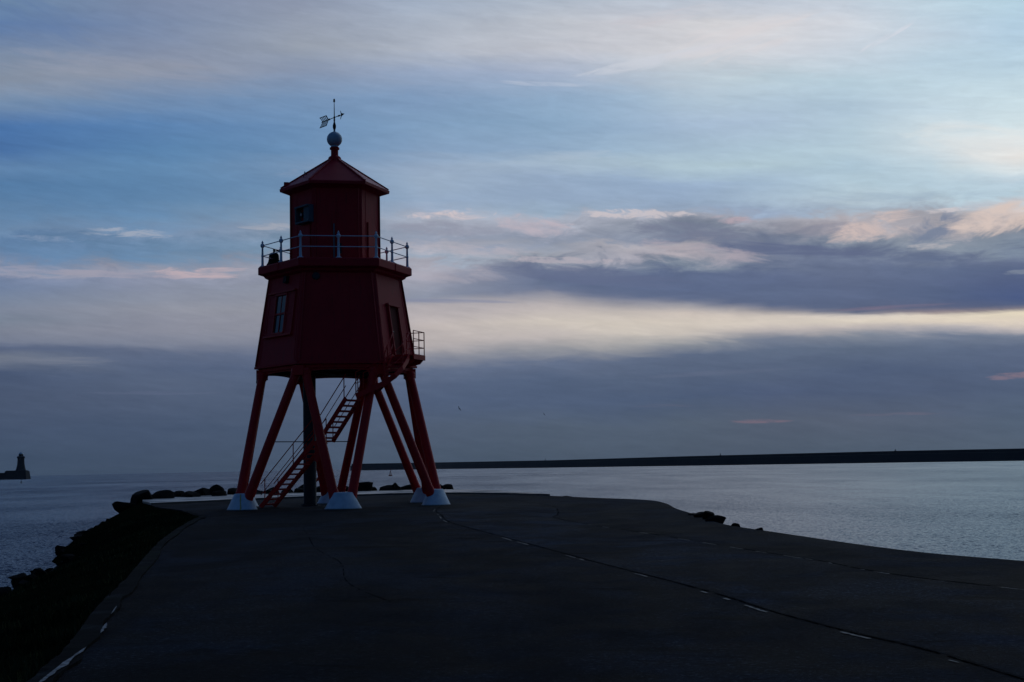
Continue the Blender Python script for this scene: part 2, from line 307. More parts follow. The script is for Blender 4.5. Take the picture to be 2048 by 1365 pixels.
def f_wet(T, b):
    c = objc(T)
    n = T.noise(c, .35, 6, .6); n2 = T.noise(c, 14, 4, .6)
    T.set(b.inputs['Base Color'], T.mix(T.ss(n, .4, .65), (.05, .058, .065, 1), (.024, .028, .032, 1)))
    T.set(b.inputs['Roughness'], T.ss(n, .42, .60, .28, .55)); b.inputs['Specular IOR Level'].default_value = .36
    bump(T, b, n2, .25, .01)
M['wet_concrete'] = mat('wet_concrete', f_wet)
def f_kerb(T, b):
    c = objc(T); n = T.noise(c, 1.1, 6, .65, .4); n2 = T.noise(c, 25, 4, .6)
    base = T.mix(T.ss(n, .50, .66), (.003, .0042, .0052, 1), (.016, .020, .024, 1))
    base = T.mix(T.ss(T.noise(c, .5, 5, .6), .52, .64), base, (.008, .012, .009, 1))
    T.set(b.inputs['Base Color'], base); b.inputs['Roughness'].default_value = .9; b.inputs['Specular IOR Level'].default_value = .02; bump(T, b, n2, .5, .01)
M['kerb'] = mat('old_concrete', f_kerb)
def f_groove(T, b):
    c = objc(T); n = T.noise(c, 5, 4, .6)
    T.set(b.inputs['Base Color'], T.mix(n, (.0015, .002, .0025, 1), (.005, .006, .007, 1))); b.inputs['Roughness'].default_value = .95; b.inputs['Specular IOR Level'].default_value = 0
M['groove'] = mat('joint_filler', f_groove)
def f_worn(T, b):
    c = objc(T); n = T.noise(c, 8, 5, .7)
    T.set(b.inputs['Base Color'], T.mix(T.ss(n, .4, .62), (.008, .009, .011, 1), (.10, .105, .115, 1))); b.inputs['Roughness'].default_value = .7
M['worn'] = mat('worn_marking', f_worn)
def f_scrap(T, b):
    c = objc(T); n = T.noise(c, 18, 5, .7)
    T.set(b.inputs['Base Color'], T.mix(T.ss(n, .38, .6), (.02, .022, .025, 1), (.20, .215, .23, 1))); b.inputs['Roughness'].default_value = .7
M['scrap'] = mat('worn_kerb_paint', f_scrap)
def f_rock(T, b):
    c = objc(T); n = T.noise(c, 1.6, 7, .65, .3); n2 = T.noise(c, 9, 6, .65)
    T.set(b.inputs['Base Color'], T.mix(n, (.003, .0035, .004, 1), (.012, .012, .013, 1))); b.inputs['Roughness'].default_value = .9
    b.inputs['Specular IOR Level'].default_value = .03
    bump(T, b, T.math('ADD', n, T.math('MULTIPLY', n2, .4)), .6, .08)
M['rock'] = mat('dark_rock', f_rock)
def f_soil(T, b):
    c = objc(T); n = T.noise(c, 2.2, 6, .65)
    T.set(b.inputs['Base Color'], T.mix(n, (.003, .0045, .002, 1), (.010, .012, .006, 1))); b.inputs['Roughness'].default_value = .95
    b.inputs['Specular IOR Level'].default_value = 0
    bump(T, b, n, .8, .1)
M['soil'] = mat('turf_soil', f_soil)
def f_blade(T, b):
    c = objc(T); n = T.noise(c, .6, 4, .6)
    T.set(b.inputs['Base Color'], T.mix(T.ss(n, .4, .65), (.009, .015, .006, 1), (.055, .060, .026, 1))); b.inputs['Roughness'].default_value = .9
    b.inputs['Specular IOR Level'].default_value = 0
M['blade'] = mat('grass_blade', f_blade)
def f_stone(T, b):
    c = objc(T); n = T.noise(c, .02, 5, .6); n2 = T.noise(c, .3, 4, .6)
    T.set(b.inputs['Base Color'], T.mix(T.math('ADD', T.math('MULTIPLY', n, .6), T.math('MULTIPLY', n2, .4)), (.018, .020, .024, 1), (.06, .065, .07, 1))); b.inputs['Roughness'].default_value = .85
    b.inputs['Specular IOR Level'].default_value = .1
M['stone'] = mat('pier_stone', f_stone)
def f_sea(T, b):
    c = objc(T)
    sp = T.new('ShaderNodeSeparateXYZ'); T.l.new(c, sp.inputs[0])
    def wn(sx, sy, det, r, dz=0.0, d=.3):
        n = T.new('ShaderNodeTexNoise'); T.l.new(T.comb(T.math('MULTIPLY', sp.outputs[0], sx), T.math('MULTIPLY', sp.outputs[1], sy), dz), n.inputs['Vector'])
        n.inputs['Scale'].default_value = 1; n.inputs['Detail'].default_value = det; n.inputs['Roughness'].default_value = r; n.inputs['Distortion'].default_value = d
        return n
    half = (.5, .5, .5)
    w1 = T.vmath('SUBTRACT', wn(2.6, 2.1, 5, .72).outputs['Color'], half)      # wind ripples: slope of the surface
    w2 = T.vmath('SUBTRACT', wn(.06, .13, 5, .6, 4.).outputs['Color'], half)  # longer swell
    patch = wn(.010, .005, 5, .6, 11.).outputs['Fac']; patch2 = wn(.05, .012, 4, .6, 17.).outputs['Fac']
    amp = T.math('MULTIPLY', T.ss(patch, .32, .68, .65, 1.2), T.ss(patch2, .3, .7, .72, 1.28))
    slope = T.vmath('ADD', T.vmath('MULTIPLY', w1, (.75, .95, 0.)), T.vmath('MULTIPLY', w2, (.18, .24, 0.)))
    sc = T.new('ShaderNodeVectorMath', operation='SCALE'); T.l.new(slope, sc.inputs[0]); T.l.new(amp, sc.inputs['Scale'])
    # wind from the sea: the steeper wave fronts lean to the shore (-y)
    sy_ = T.new('ShaderNodeSeparateXYZ'); T.l.new(sc.outputs[0], sy_.inputs[0])
    ny = T.math('SUBTRACT', -.11, T.math('ABSOLUTE', T.math('MULTIPLY', sy_.outputs[1], 3.2)))
    nrm = T.vmath('NORMALIZE', T.comb(sy_.outputs[0], ny, 1.0))
    T.l.new(nrm, b.inputs['Normal'])
    b.inputs['Base Color'].default_value = (.008, .020, .055, 1)
    b.inputs['IOR'].default_value = 1.333; b.inputs['Roughness'].default_value = .12
M['sea'] = mat('sea_water', f_sea)

# ------------------------------------------------------------------ mesh helpers
class MB:
    def __init__(s): s.v = []; s.f = []
    def add(s, vs, fs):
        o = len(s.v); s.v += [tuple(q) for q in vs]; s.f += [tuple(o + i for i in f) for f in fs]; return s
    def box(s, c, d, R=None):
        c = Vector(c); hx, hy, hz = d[0] / 2, d[1] / 2, d[2] / 2
        vs = [Vector((x, y, z)) for x in (-hx, hx) for y in (-hy, hy) for z in (-hz, hz)]
        if R is not None: vs = [R @ q for q in vs]
        return s.add([c + q for q in vs], [(0, 1, 3, 2), (4, 6, 7, 5), (0, 4, 5, 1), (2, 3, 7, 6), (0, 2, 6, 4), (1, 5, 7, 3)])
    def bar(s, a, b, w, h, up=(0, 0, 1)):
        """rectangular bar from a to b: w across, h along up"""
        a = Vector(a); b = Vector(b); x = (b - a).normalized(); y = Vector(up).cross(x)
        if y.length < 1e-6: y = Vector((1, 0, 0))
        y.normalize(); z = x.cross(y)
        vs = [p + y * (i * w / 2) + z * (j * h / 2) for p in (a, b) for i, j in ((-1, -1), (1, -1), (1, 1), (-1, 1))]
        return s.add(vs, [(3, 2, 1, 0), (4, 5, 6, 7), (0, 1, 5, 4), (1, 2, 6, 5), (2, 3, 7, 6), (3, 0, 4, 7)])
    def tube(s, a, b, r0, r1=None, n=12, caps=True):
        a = Vector(a); b = Vector(b); r1 = r0 if r1 is None else r1
        x = (b - a).normalized(); y = x.cross(Vector((0, 0, 1)) if abs(x.z) < .95 else Vector((1, 0, 0))).normalized(); z = x.cross(y)
        vs = [p + (y * cos(2 * pi * i / n) + z * sin(2 * pi * i / n)) * r for p, r in ((a, r0), (b, r1)) for i in range(n)]
        fs = [(i, (i + 1) % n, n + (i + 1) % n, n + i) for i in range(n)]
        if caps: fs += [tuple(range(n - 1, -1, -1)), tuple(range(n, 2 * n))]
        return s.add(vs, fs)
    def lathe(s, c, prof, n=20, ex=1.0, ey=1.0, rot=0.0):
        """prof: (r, z) from bottom to top"""
        c = Vector(c); vs = []
        for r, z in prof:
            for i in range(n):
                a = 2 * pi * i / n; px, py = r * ex * cos(a), r * ey * sin(a)
                vs.append(c + Vector((px * cos(rot) - py * sin(rot), px * sin(rot) + py * cos(rot), z)))
        fs = [(j * n + i, j * n + (i + 1) % n, (j + 1) * n + (i + 1) % n, (j + 1) * n + i) for j in range(len(prof) - 1) for i in range(n)]
        fs += [tuple(range(n - 1, -1, -1)), tuple((len(prof) - 1) * n + i for i in range(n))]
        return s.add(vs, fs)
    def prism(s, pts, z0, z1):
        n = len(pts); vs = [(x, y, z0) for x, y in pts] + [(x, y, z1) for x, y in pts]
        return s.add(vs, [tuple(range(n - 1, -1, -1)), tuple(range(n, 2 * n))] + [(i, (i + 1) % n, n + (i + 1) % n, n + i) for i in range(n)])
    def plate(s, pts, nrm, th):
        """polygon pts (3d) extruded by nrm*th"""
        n = len(pts); d = Vector(nrm).normalized() * th; P = [Vector(p) for p in pts]
        return s.add(P + [p + d for p in P], [tuple(range(n - 1, -1, -1)), tuple(range(n, 2 * n))] + [(i, (i + 1) % n, n + (i + 1) % n, n + i) for i in range(n)])
    def build(s, name, material, parent=None, smooth=False, bevel=0.0, origin=None):
        me = bpy.data.meshes.new(name)
        org = Vector(origin) if origin is not None else Vector((0, 0, 0))
        me.from_pydata([tuple(Vector(q) - org) for q in s.v], [], s.f); me.update()
        bm = bmesh.new(); bm.from_mesh(me); bmesh.ops.recalc_face_normals(bm, faces=bm.faces)
        bm.to_mesh(me); bm.free()
        me.materials.append(material)
        if smooth:
            for p in me.polygons: p.use_smooth = True
            try: me.set_sharp_from_angle(angle=radians(38))
            except Exception: pass
        o = bpy.data.objects.new(name, me); COL.objects.link(o)
        if parent is not None: o.parent = parent
        if origin is not None: o.location = org
        if bevel:
            b = o.modifiers.new('bevel', 'BEVEL'); b.width = bevel; b.segments = 2; b.limit_method = 'ANGLE'; b.angle_limit = radians(35)
        return o
def tag(o, label, cat, group=None):
    o['label'] = label; o['category'] = cat
    if group: o['group'] = group
    return o
def struct(o, kind='structure'): o['kind'] = kind; return o
def empty(name, loc): 
    o = bpy.data.objects.new(name, None); COL.objects.link(o); o.location = loc; o.empty_display_size = .3; return o

# ------------------------------------------------------------------ the sea
SEA_Z = -4.0
b = MB(); R_ = 20000
ring = [0, 300, 1500, 8000, R_]
vs = [(0, 0, SEA_Z)]; nseg = 48
for r in ring[1:]:
    for i in range(nseg): vs.append((r * cos(2 * pi * i / nseg), r * sin(2 * pi * i / nseg), SEA_Z))
fs = [(0, 1 + i, 1 + (i + 1) % nseg) for i in range(nseg)]
for k in range(len(ring) - 2):
    for i in range(nseg):
        a0 = 1 + k * nseg; a1 = a0 + nseg; fs.append((a0 + i, a1 + i, a1 + (i + 1) % nseg, a0 + (i + 1) % nseg))
b.add(vs, fs); struct(b.build('sea', M['sea']))

# ------------------------------------------------------------------ promenade (asphalt), apron, kerb, bank
LEFT = [(-1.3, -2), (-2.7, 6), (-3.59, 10.7), (-4.03, 13), (-4.81, 16.5), (-5.68, 20.7), (-8.26, 32.7), (-10.3, 44.0), (-10.97, 48.3), (-11.93, 51.3), (-13.6, 56.5), (-16.6, 63.5), (-18.4, 69)]
INNER = [(-18.4, 69), (-16.4, 72.3), (-14.1, 76), (-10.8, 79.6), (-7.5, 81.6), (-4.0, 81.0), (-.8, 76.5), (1.8, 70.6)]
RIGHT = [(1.8, 70.6), (3.6, 65), (5.62, 59.2), (5.9, 54), (5.55, 47), (5.47, 40.6), (5.30, 35.1), (5.82, 30.2), (6.68, 23.9), (7.7, 20.8), (9.6, 16), (12, 10), (15, 2), (16, -2)]
OUTER = [(-18.4, 69), (-20.6, 75.5), (-22.2, 83), (-20.6, 88), (-16.6, 89.5), (-13.2, 90.3), (-9.5, 91.6), (-5.1, 92.2), (-2.3, 88.2), (.3, 78.5), (1.8, 70.6)]
def smooth_line(pts, n=6):
    out = []
    P = [Vector((p[0], p[1], 0)) for p in pts]
    for i in range(len(P) - 1):
        p0 = P[max(i - 1, 0)]; p1 = P[i]; p2 = P[i + 1]; p3 = P[min(i + 2, len(P) - 1)]
        for k in range(n):
            t = k / n
            q = .5 * ((2 * p1) + (p2 - p0) * t + (2 * p0 - 5 * p1 + 4 * p2 - p3) * t * t + (3 * p1 - p0 - 3 * p2 + p3) * t ** 3)
            out.append((q.x, q.y))
    out.append((P[-1].x, P[-1].y)); return out
LEFTs, RIGHTs, INNERs, OUTERs = [smooth_line(q) for q in (LEFT, RIGHT, INNER, OUTER)]
def poly_top(pts, z0, z1, name, material):
    bm = bmesh.new()
    vt = [bm.verts.new((x, y, z1)) for x, y in pts]; f = bm.faces.new(vt)
    r = bmesh.ops.extrude_face_region(bm, geom=[f]); lo = [g for g in r['geom'] if isinstance(g, bmesh.types.BMVert)]
    for q in lo: q.co.z = z0
    bmesh.ops.triangulate(bm, faces=[g for g in bm.faces if len(g.verts) > 4]); bmesh.ops.recalc_face_normals(bm, faces=bm.faces)
    me = bpy.data.meshes.new(name); bm.to_mesh(me); bm.free(); me.materials.append(material)
    o = bpy.data.objects.new(name, me); COL.objects.link(o); return o
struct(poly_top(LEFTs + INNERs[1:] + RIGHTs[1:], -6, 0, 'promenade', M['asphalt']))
ap = OUTERs + INNERs[::-1][1:-1]
struct(poly_top([(x, y) for x, y in ap], -6, .09, 'concrete_apron', M['wet_concrete']))

def offset(pts, d):
    out = []
    for i, p in enumerate(pts):
        a = Vector(pts[max(i - 1, 0)]); c = Vector(pts[min(i + 1, len(pts) - 1)]); t = (c - a).normalized(); n = Vector((-t.y, t.x)); out.append((p[0] + n.x * d, p[1] + n.y * d))
    return out
# old concrete kerb along the left edge
kl = smooth_line(LEFT[:11], 14); rk = random.Random(3)
bo = MB(); a_ = offset(kl, -.02); c_ = offset(kl, .34); n = len(kl)
vs = []
for i in range(n):
    w = .62 + .05 * sin(i * .13) + rk.uniform(-.03, .03); ow = .03 * sin(i * .6) + rk.uniform(-.012, .012)
    pin = Vector(a_[i]); pout = Vector(kl[i]) + (Vector(c_[i]) - Vector(kl[i])) * w
    pin += (pin - pout).normalized() * ow
    for (p, z) in ((pin, -.05), (pin, .03), (pout, .022 + rk.uniform(-.01, .01)), (pout, -.3)): vs.append((p.x, p.y, z))
fs = [(4 * i + k, 4 * i + (k + 1) % 4, 4 * i + 4 + (k + 1) % 4, 4 * i + 4 + k) for i in range(n - 1) for k in range(4)] + [(3, 2, 1, 0), (4 * n - 4, 4 * n - 3, 4 * n - 2, 4 * n - 1)]
struct(bo.add(vs, fs).build('kerb', M['kerb']))
# grass bank: strips falling away from the kerb, then a rock slope down to the water
def fbm(x, y, s=0):
    return (sin(x * 1.3 + y * .7 + s) + .6 * sin(x * 2.9 - y * 1.9 + s * 2) + .35 * sin(x * 5.3 + y * 4.7 + s * 3)) / 1.95
LB = smooth_line([(-1.3, -2), (-2.7, 6)] + LEFT[2:] + [(-20.6, 75.5), (-22.2, 83), (-20.8, 88.5)], 8)
WID = 5.2
def bank(offs, zs, name, material, rough):
    b = MB(); rows = [offset(LB, d) for d in offs]; vs = []; n = len(LB); mcount = len(offs)
    for i in range(n):
        yy = LB[i][1]; fade = min(1.0, max(.18, (84 - yy) / 22.0)) if yy > 62 else 1.0
        for k in range(mcount):
            x, y = rows[k][i]
            if yy > 62: x, y = LB[i][0] + (x - LB[i][0]) * max(.35, fade), LB[i][1] + (y - LB[i][1]) * max(.35, fade)
            z = zs[k] * (max(.7, fade) if name == 'grass_bank' else 1) - (.10 if yy > 56 and k else 0)
            vs.append((x, y, z + rough * fbm(x, y, k) * (0 if k == 0 else 1)))
    fs = [(i * mcount + k, i * mcount + k + 1, (i + 1) * mcount + k + 1, (i + 1) * mcount + k) for i in range(n - 1) for k in range(mcount - 1)]
    b.add(vs, fs); o = b.build(name, material, smooth=True); return o
struct(bank([.1, .8, 1.6, 2.4, 3.2, 4.0, 4.8], [-.02, -.12, -.30, -.56, -.92, -1.35, -2.1], 'grass_bank', M['soil'], .07))
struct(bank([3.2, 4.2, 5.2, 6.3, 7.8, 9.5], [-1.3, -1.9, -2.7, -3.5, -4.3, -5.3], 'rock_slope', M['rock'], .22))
# right hand revetment, falling from the promenade edge into the sea
b = MB(); RB = RIGHTs; offs = [-.02, -.9, -2.4, -4.5, -7.0]; zs = [-.12, -.9, -2.0, -3.4, -5.2]; rows = [offset(RB, -d) for d in offs]; vs = []
for i in range(len(RB)):
    for k in range(5): x, y = rows[k][i]; vs.append((x, y, zs[k] + (.12 * fbm(x, y, k) if k else 0)))
fs = [(i * 5 + k, i * 5 + k + 1, (i + 1) * 5 + k + 1, (i + 1) * 5 + k) for i in range(len(RB) - 1) for k in range(4)]
b.add(vs, fs); struct(b.build('stone_revetment', M['rock'], smooth=True))
# grass on the bank
g = MB(); rg = random.Random(11); off_rows = [offset(LB, d) for d in (0, 1)]
def bank_point(i, d):
    x0, y0 = off_rows[0][i]; x1, y1 = off_rows[1][i]; dx, dy = x1 - x0, y1 - y0
    yy = y0; fade = min(1.0, max(.18, (84 - yy) / 22.0)) if yy > 62 else 1.0
    k = max(.35, fade); x, y = x0 + dx * d * k, y0 + dy * d * k
    ds = [.1, .8, 1.6, 2.4, 3.2, 4.0, 4.8]; zz = [-.02, -.12, -.30, -.56, -.92, -1.35, -2.1]
    for q in range(6):
        if ds[q] <= d <= ds[q + 1]: t = (d - ds[q]) / (ds[q + 1] - ds[q]); z = (zz[q] * (1 - t) + zz[q + 1] * t) * max(.7, fade) - (.10 if yy > 56 else 0)
    return x, y, z
gv = []; gf = []
for k in range(26000):
    i = rg.randrange(2, len(LB) - 1); t = rg.random(); d = .25 + 4.0 * rg.random() ** 1.2
    if LB[i][1] > 60: continue
    p0 = bank_point(i, d); p1 = bank_point(min(i + 1, len(LB) - 1), d)
    x, y, z = [p0[q] * (1 - t) + p1[q] * t for q in range(3)]
    if fbm(x * .8, y * .8, 4) < -.55: continue
    h = rg.uniform(.03, .10) * (1.4 if fbm(x, y, 1) > .3 else 1); a = rg.uniform(0, 2 * pi); w = .012 + .00035 * y; lx, ly = rg.uniform(-.6, .6) * h, rg.uniform(-.6, .6) * h
    o = len(gv); gv += [(x - w * cos(a), y - w * sin(a), z - .03), (x + w * cos(a), y + w * sin(a), z - .03), (x + lx, y + ly, z + h)]; gf.append((o, o + 1, o + 2))
g.v = gv; g.f = gf
me = bpy.data.meshes.new('grass'); me.from_pydata(gv, [], gf); me.materials.append(M['blade'])
go = bpy.data.objects.new('grass', me); COL.objects.link(go)
go['kind'] = 'stuff'; go['label'] = 'short dark tufty grass on the bank left of the promenade'; go['category'] = 'grass'

# joints and worn markings on the promenade (sheets 4 mm up)
def strip(line, w, z, name, material, jag=0.0, gaps=None, r=None):
    r = r or random.Random(5); b = MB(); pts = smooth_line(line, 10)
    L = offset(pts, w / 2); Rr = offset(pts, -w / 2); n = len(pts)
    for i in range(n - 1):
        if gaps and gaps(i, r): continue
        j0, j1 = (r.uniform(-jag, jag) for _ in range(2))
        def mixp(p, q, j): return (p[0] + (q[0] - p[0]) * j, p[1] + (q[1] - p[1]) * j, z)
        b.add([mixp(L[i], Rr[i], max(0, j0)), mixp(L[i + 1], Rr[i + 1], max(0, j1)), mixp(Rr[i + 1], L[i + 1], max(0, j0)), mixp(Rr[i], L[i], max(0, -j1))], [(0, 3, 2, 1)])
    return b.build(name, material)
J1 = [(-3.05, 56.5), (-2.9, 50), (-2.5, 45.9), (-1.9, 39.6), (-.49, 31.9), (.64, 25.9), (1.35, 22.1), (1.98, 19), (2.44, 16.5), (2.72, 14.5), (3.07, 12.75), (3.39, 11.5), (3.61, 9.9), (4.2, 6), (5, 1)]
J2 = [(-.6, 63.5), (.21, 61), (1.1, 56), (1.49, 51.4), (1.45, 46.5), (1.34, 43.7), (1.19, 41.3), (1.9, 36.5), (3.03, 30.9), (4.38, 23.7), (4.8, 21.7), (4.99, 20), (5.32, 18.4), (6.04, 16.4), (7.6, 12), (9, 7)]
J3 = [(-6.59, 43.8), (-5.9, 38), (-5.14, 33.8), (-4.1, 28), (-3.04, 23.6), (-2.5, 20), (-2.08, 18.2), (-1.52, 16.5)]
struct(strip(J1, .032, .004, 'promenade_joint', M['groove'], .45, lambda i, r: r.random() < .12))
struct(strip(J2, .035, .004, 'promenade_joint', M['groove'], .45, lambda i, r: r.random() < .2))
struct(strip(J3, .018, .004, 'promenade_joint', M['groove'], .45, lambda i, r: r.random() < .3))
def at_y(L, y):
    for i in range(len(L) - 1):
        (xa, ya), (xb, yb) = L[i], L[i + 1]
        if (ya - y) * (yb - y) <= 0 and ya != yb: return xa + (xb - xa) * (y - ya) / (yb - ya)
A1, A2 = smooth_line(J1, 10), smooth_line(J2, 10); b = MB(); vs = []; ys = [8 + .75 * i for i in range(int((56 - 8) / .75))]
for y in ys:
    xa, xb = at_y(A1, y), at_y(A2, y); k = min(1.0, (57 - y) / 6.0); xm = (xa + xb) / 2; xa, xb = xm + (xa + .05 - xm) * k, xm + (xb - .05 - xm) * k; vs += [(xa, y, .002), (xb, y, .002)]
b.add(vs, [(2 * i, 2 * i + 1, 2 * i + 3, 2 * i + 2) for i in range(len(ys) - 1)]); struct(b.build('resurfaced_strip', M['asphalt_pale']))
rj = random.Random(21)
def g1(i, r): return sin(i * .43 + 2.0 * sin(i * .11)) > -.1 or r.random() < .45
struct(strip([(p[0] - .09, p[1]) for p in J1], .045, .008, 'worn_edge_line', M['worn'], .49, g1, rj))
struct(strip([(p[0] - .06, p[1]) for p in J2[7:]], .03, .008, 'worn_edge_line', M['worn'], .45, lambda i, r: r.random() < .6, random.Random(8)))
# worn white scraps along the kerb near the camera
def scrap(name, x0, y0, x1, y1, w, seed):
    r = random.Random(seed); b = MB(); n = 15; A, B_ = Vector((x0, y0, .038)), Vector((x1, y1, .038)); t = (B_ - A); nn_ = Vector((-t.y, t.x, 0)).normalized(); up_, dn_ = [], []
    for i in range(n):
        f_ = i / (n - 1); env = sin(pi * f_) ** .6; p = A + t * f_; up_.append(p + nn_ * w * env * r.uniform(.25, .55)); dn_.append(p - nn_ * w * env * r.uniform(.15, .9))
    vs = up_ + dn_; b.add(vs, [(i, i + 1, n + i + 1, n + i) for i in range(n - 1)]); struct(b.build(name, M['scrap']))
scrap('worn_kerb_line', -3.60, 10.25, -3.93, 12.55, .05, 2)
scrap('worn_kerb_line', -4.12, 13.6, -4.33, 14.5, .035, 4)
scrap('worn_kerb_line', -4.55, 15.4, -4.75, 16.3, .015, 6)

# ------------------------------------------------------------------ boulders
def rock_mesh(seed, flat=.75):
    r = random.Random(seed); bm = bmesh.new(); bmesh.ops.create_icosphere(bm, subdivisions=3, radius=1.0)
    planes = []
    for k in range(13):
        n = Vector((r.gauss(0, 1), r.gauss(0, 1), r.gauss(0, .8))).normalized(); planes.append((n, r.uniform(.40, .74)))
    for v_ in bm.verts:
        p = v_.co
        for n, d in planes:
            e_ = p.dot(n) - d
            if e_ > 0: p -= n * e_ * .96
        p.z *= flat; p += Vector((fbm(p.x * 4, p.y * 4, seed), fbm(p.y * 4, p.z * 5, seed), fbm(p.z * 5, p.x * 4, seed))) * .028
        v_.co = p
    me = bpy.data.meshes.new('boulder'); bm.to_mesh(me); bm.free(); me.materials.append(M['rock'])
    for p in me.polygons: p.use_smooth = True
    try: me.set_sharp_from_angle(angle=radians(16))
    except Exception: pass
    return me
RM = [rock_mesh(s, f) for s, f in ((1, .8), (2, .65), (5, .9), (8, .7), (13, .8), (21, .6))]
def boulder(k, loc, sc, rz, label, group='boulders along the edge of the headland', tilt_=0.0):
    o = bpy.data.objects.new('boulder', RM[k % 6]); COL.objects.link(o)
    o.location = loc; o.scale = sc; o.rotation_euler = (tilt_, tilt_ * .6, rz); tag(o, label, 'boulder', group); return o
rb = random.Random(42)
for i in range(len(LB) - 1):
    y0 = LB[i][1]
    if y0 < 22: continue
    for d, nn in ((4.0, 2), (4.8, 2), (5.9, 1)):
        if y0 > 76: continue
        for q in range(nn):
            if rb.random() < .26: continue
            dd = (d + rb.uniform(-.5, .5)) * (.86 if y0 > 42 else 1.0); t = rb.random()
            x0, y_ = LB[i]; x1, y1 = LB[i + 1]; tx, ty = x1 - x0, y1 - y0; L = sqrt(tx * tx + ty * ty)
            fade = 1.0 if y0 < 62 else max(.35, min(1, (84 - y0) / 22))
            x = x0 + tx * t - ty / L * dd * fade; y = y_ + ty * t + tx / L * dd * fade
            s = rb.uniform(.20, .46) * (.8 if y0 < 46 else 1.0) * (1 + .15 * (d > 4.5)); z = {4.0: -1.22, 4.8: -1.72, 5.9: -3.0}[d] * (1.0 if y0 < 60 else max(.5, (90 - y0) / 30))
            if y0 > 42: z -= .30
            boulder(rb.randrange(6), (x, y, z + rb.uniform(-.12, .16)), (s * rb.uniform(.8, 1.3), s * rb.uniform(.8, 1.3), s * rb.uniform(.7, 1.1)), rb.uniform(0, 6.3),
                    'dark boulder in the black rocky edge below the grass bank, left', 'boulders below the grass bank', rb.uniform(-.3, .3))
TIP = [  # x, y, top z, half width, mesh, label
 (-22.1, 77.5, .02, .6, 3, 'sharp-pointed dark boulder at the far left corner of the headland', 0),
 (-21.5, 79, .62, .75, 2, 'peaked dark boulder, leftmost of the high rocks behind the apron', 0),
 (-20.7, 80.5, .55, .75, 0, 'rounded dark boulder right of the leftmost peaked rock', 1),
 (-20.9, 85, .45, .65, 1, 'low flat-topped dark boulder between the two high rock groups on the left', 0),
 (-20.3, 88, .58, .85, 3, 'broad sloping dark boulder left of the highest left-hand rock', 0),
 (-19.4, 88.6, .74, .6, 4, 'highest dark boulder left of the lighthouse legs', 1),
 (-18.6, 90, .50, .7, 1, 'low dark boulder just right of the highest left-hand rock', 0),
 (-17.2, 90.3, .36, .6, 5, 'small dark boulder left of the leftmost lighthouse legs', 0),
 (-16.4, 90.8, .48, .75, 0, 'dark boulder seen behind the leftmost lighthouse legs', 0),
 (-15.2, 91.5, .30, .6, 2, 'dark boulder seen behind the foot of the stair', 1),
 (-14.4, 92, .62, .6, 4, 'squarish dark boulder immediately left of the central column', 0),
 (-13.0, 92.3, .66, .7, 3, 'dark boulder immediately right of the central column', 0),
 (-11.6, 92.7, .45, .6, 1, 'dark boulder behind the front middle pair of legs', 0),
 (-10.4, 93.2, .68, .75, 2, 'large rounded dark boulder right of the front middle legs', 0),
 (-8.6, 93.6, .42, .8, 0, 'wide low dark boulder left of the pointed rock behind the tower', 0),
 (-8.2, 94.0, .58, .3, 5, 'small pointed dark rock standing up behind the tower', 1),
 (-6.7, 94.2, .30, 1.1, 3, 'long low sloping dark boulder left of the right-hand legs', 0),
 (-5.2, 94.0, .52, .6, 4, 'dark boulder half hidden behind the right-hand legs', 0)]
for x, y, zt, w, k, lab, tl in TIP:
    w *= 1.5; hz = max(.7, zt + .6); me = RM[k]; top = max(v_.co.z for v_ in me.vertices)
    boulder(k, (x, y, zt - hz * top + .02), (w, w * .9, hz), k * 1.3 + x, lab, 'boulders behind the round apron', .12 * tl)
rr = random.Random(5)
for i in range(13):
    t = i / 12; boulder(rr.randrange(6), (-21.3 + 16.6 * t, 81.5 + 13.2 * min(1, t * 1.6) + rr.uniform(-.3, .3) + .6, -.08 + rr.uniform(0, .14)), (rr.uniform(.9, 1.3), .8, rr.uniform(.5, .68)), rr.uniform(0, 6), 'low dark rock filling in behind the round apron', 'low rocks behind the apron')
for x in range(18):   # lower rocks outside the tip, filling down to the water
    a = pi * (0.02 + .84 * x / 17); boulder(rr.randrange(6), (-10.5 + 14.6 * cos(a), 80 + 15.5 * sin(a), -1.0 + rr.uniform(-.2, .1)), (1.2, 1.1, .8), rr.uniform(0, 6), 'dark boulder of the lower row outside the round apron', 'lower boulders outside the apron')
for x, y, zt, w, k, lab in ((5.36, 41.3, .08, .45, 1, 'low dark rock, leftmost of the clump on the right edge'), (5.40, 39.6, .24, .50, 3, 'flat dark rock in the middle of the clump on the right edge'), (5.38, 38.2, .32, .30, 2, 'upright dark rock with a beak-like tip on the right edge'), (5.36, 36.8, .22, .45, 4, 'rounded dark rock at the near end of the right edge clump'), (5.46, 33.9, .10, .24, 0, 'small dark stone just past the clump on the right edge'), (5.66, 31.8, .07, .16, 5, 'tiny dark stone nearest on the right edge')):
    me = RM[k]; top = max(v_.co.z for v_ in me.vertices); hz = zt + .12
    w *= .62; zt *= .72; hz = zt + .12
    boulder(k, (x, y, zt - hz * top), (w, w * 1.5, hz), k * 1.1, lab, 'rocks on the right edge of the promenade')

# ------------------------------------------------------------------ the red lighthouse
CX, CY, TH = -7.7916, 59.9283, 0.1766
RG, ZGT, ZGB = 3.4009, 10.5478, 10.1827
RBT, ZBT, RBB, ZBB = 2.9197, 10.0148, 3.5312, 6.1094
RL, ZLT = 1.9828, 13.80
LH = empty('red_lighthouse', (CX, CY, 0))
tag(LH, 'red six-sided lighthouse on splayed tubular legs with white railed gallery and weather vane', 'lighthouse')
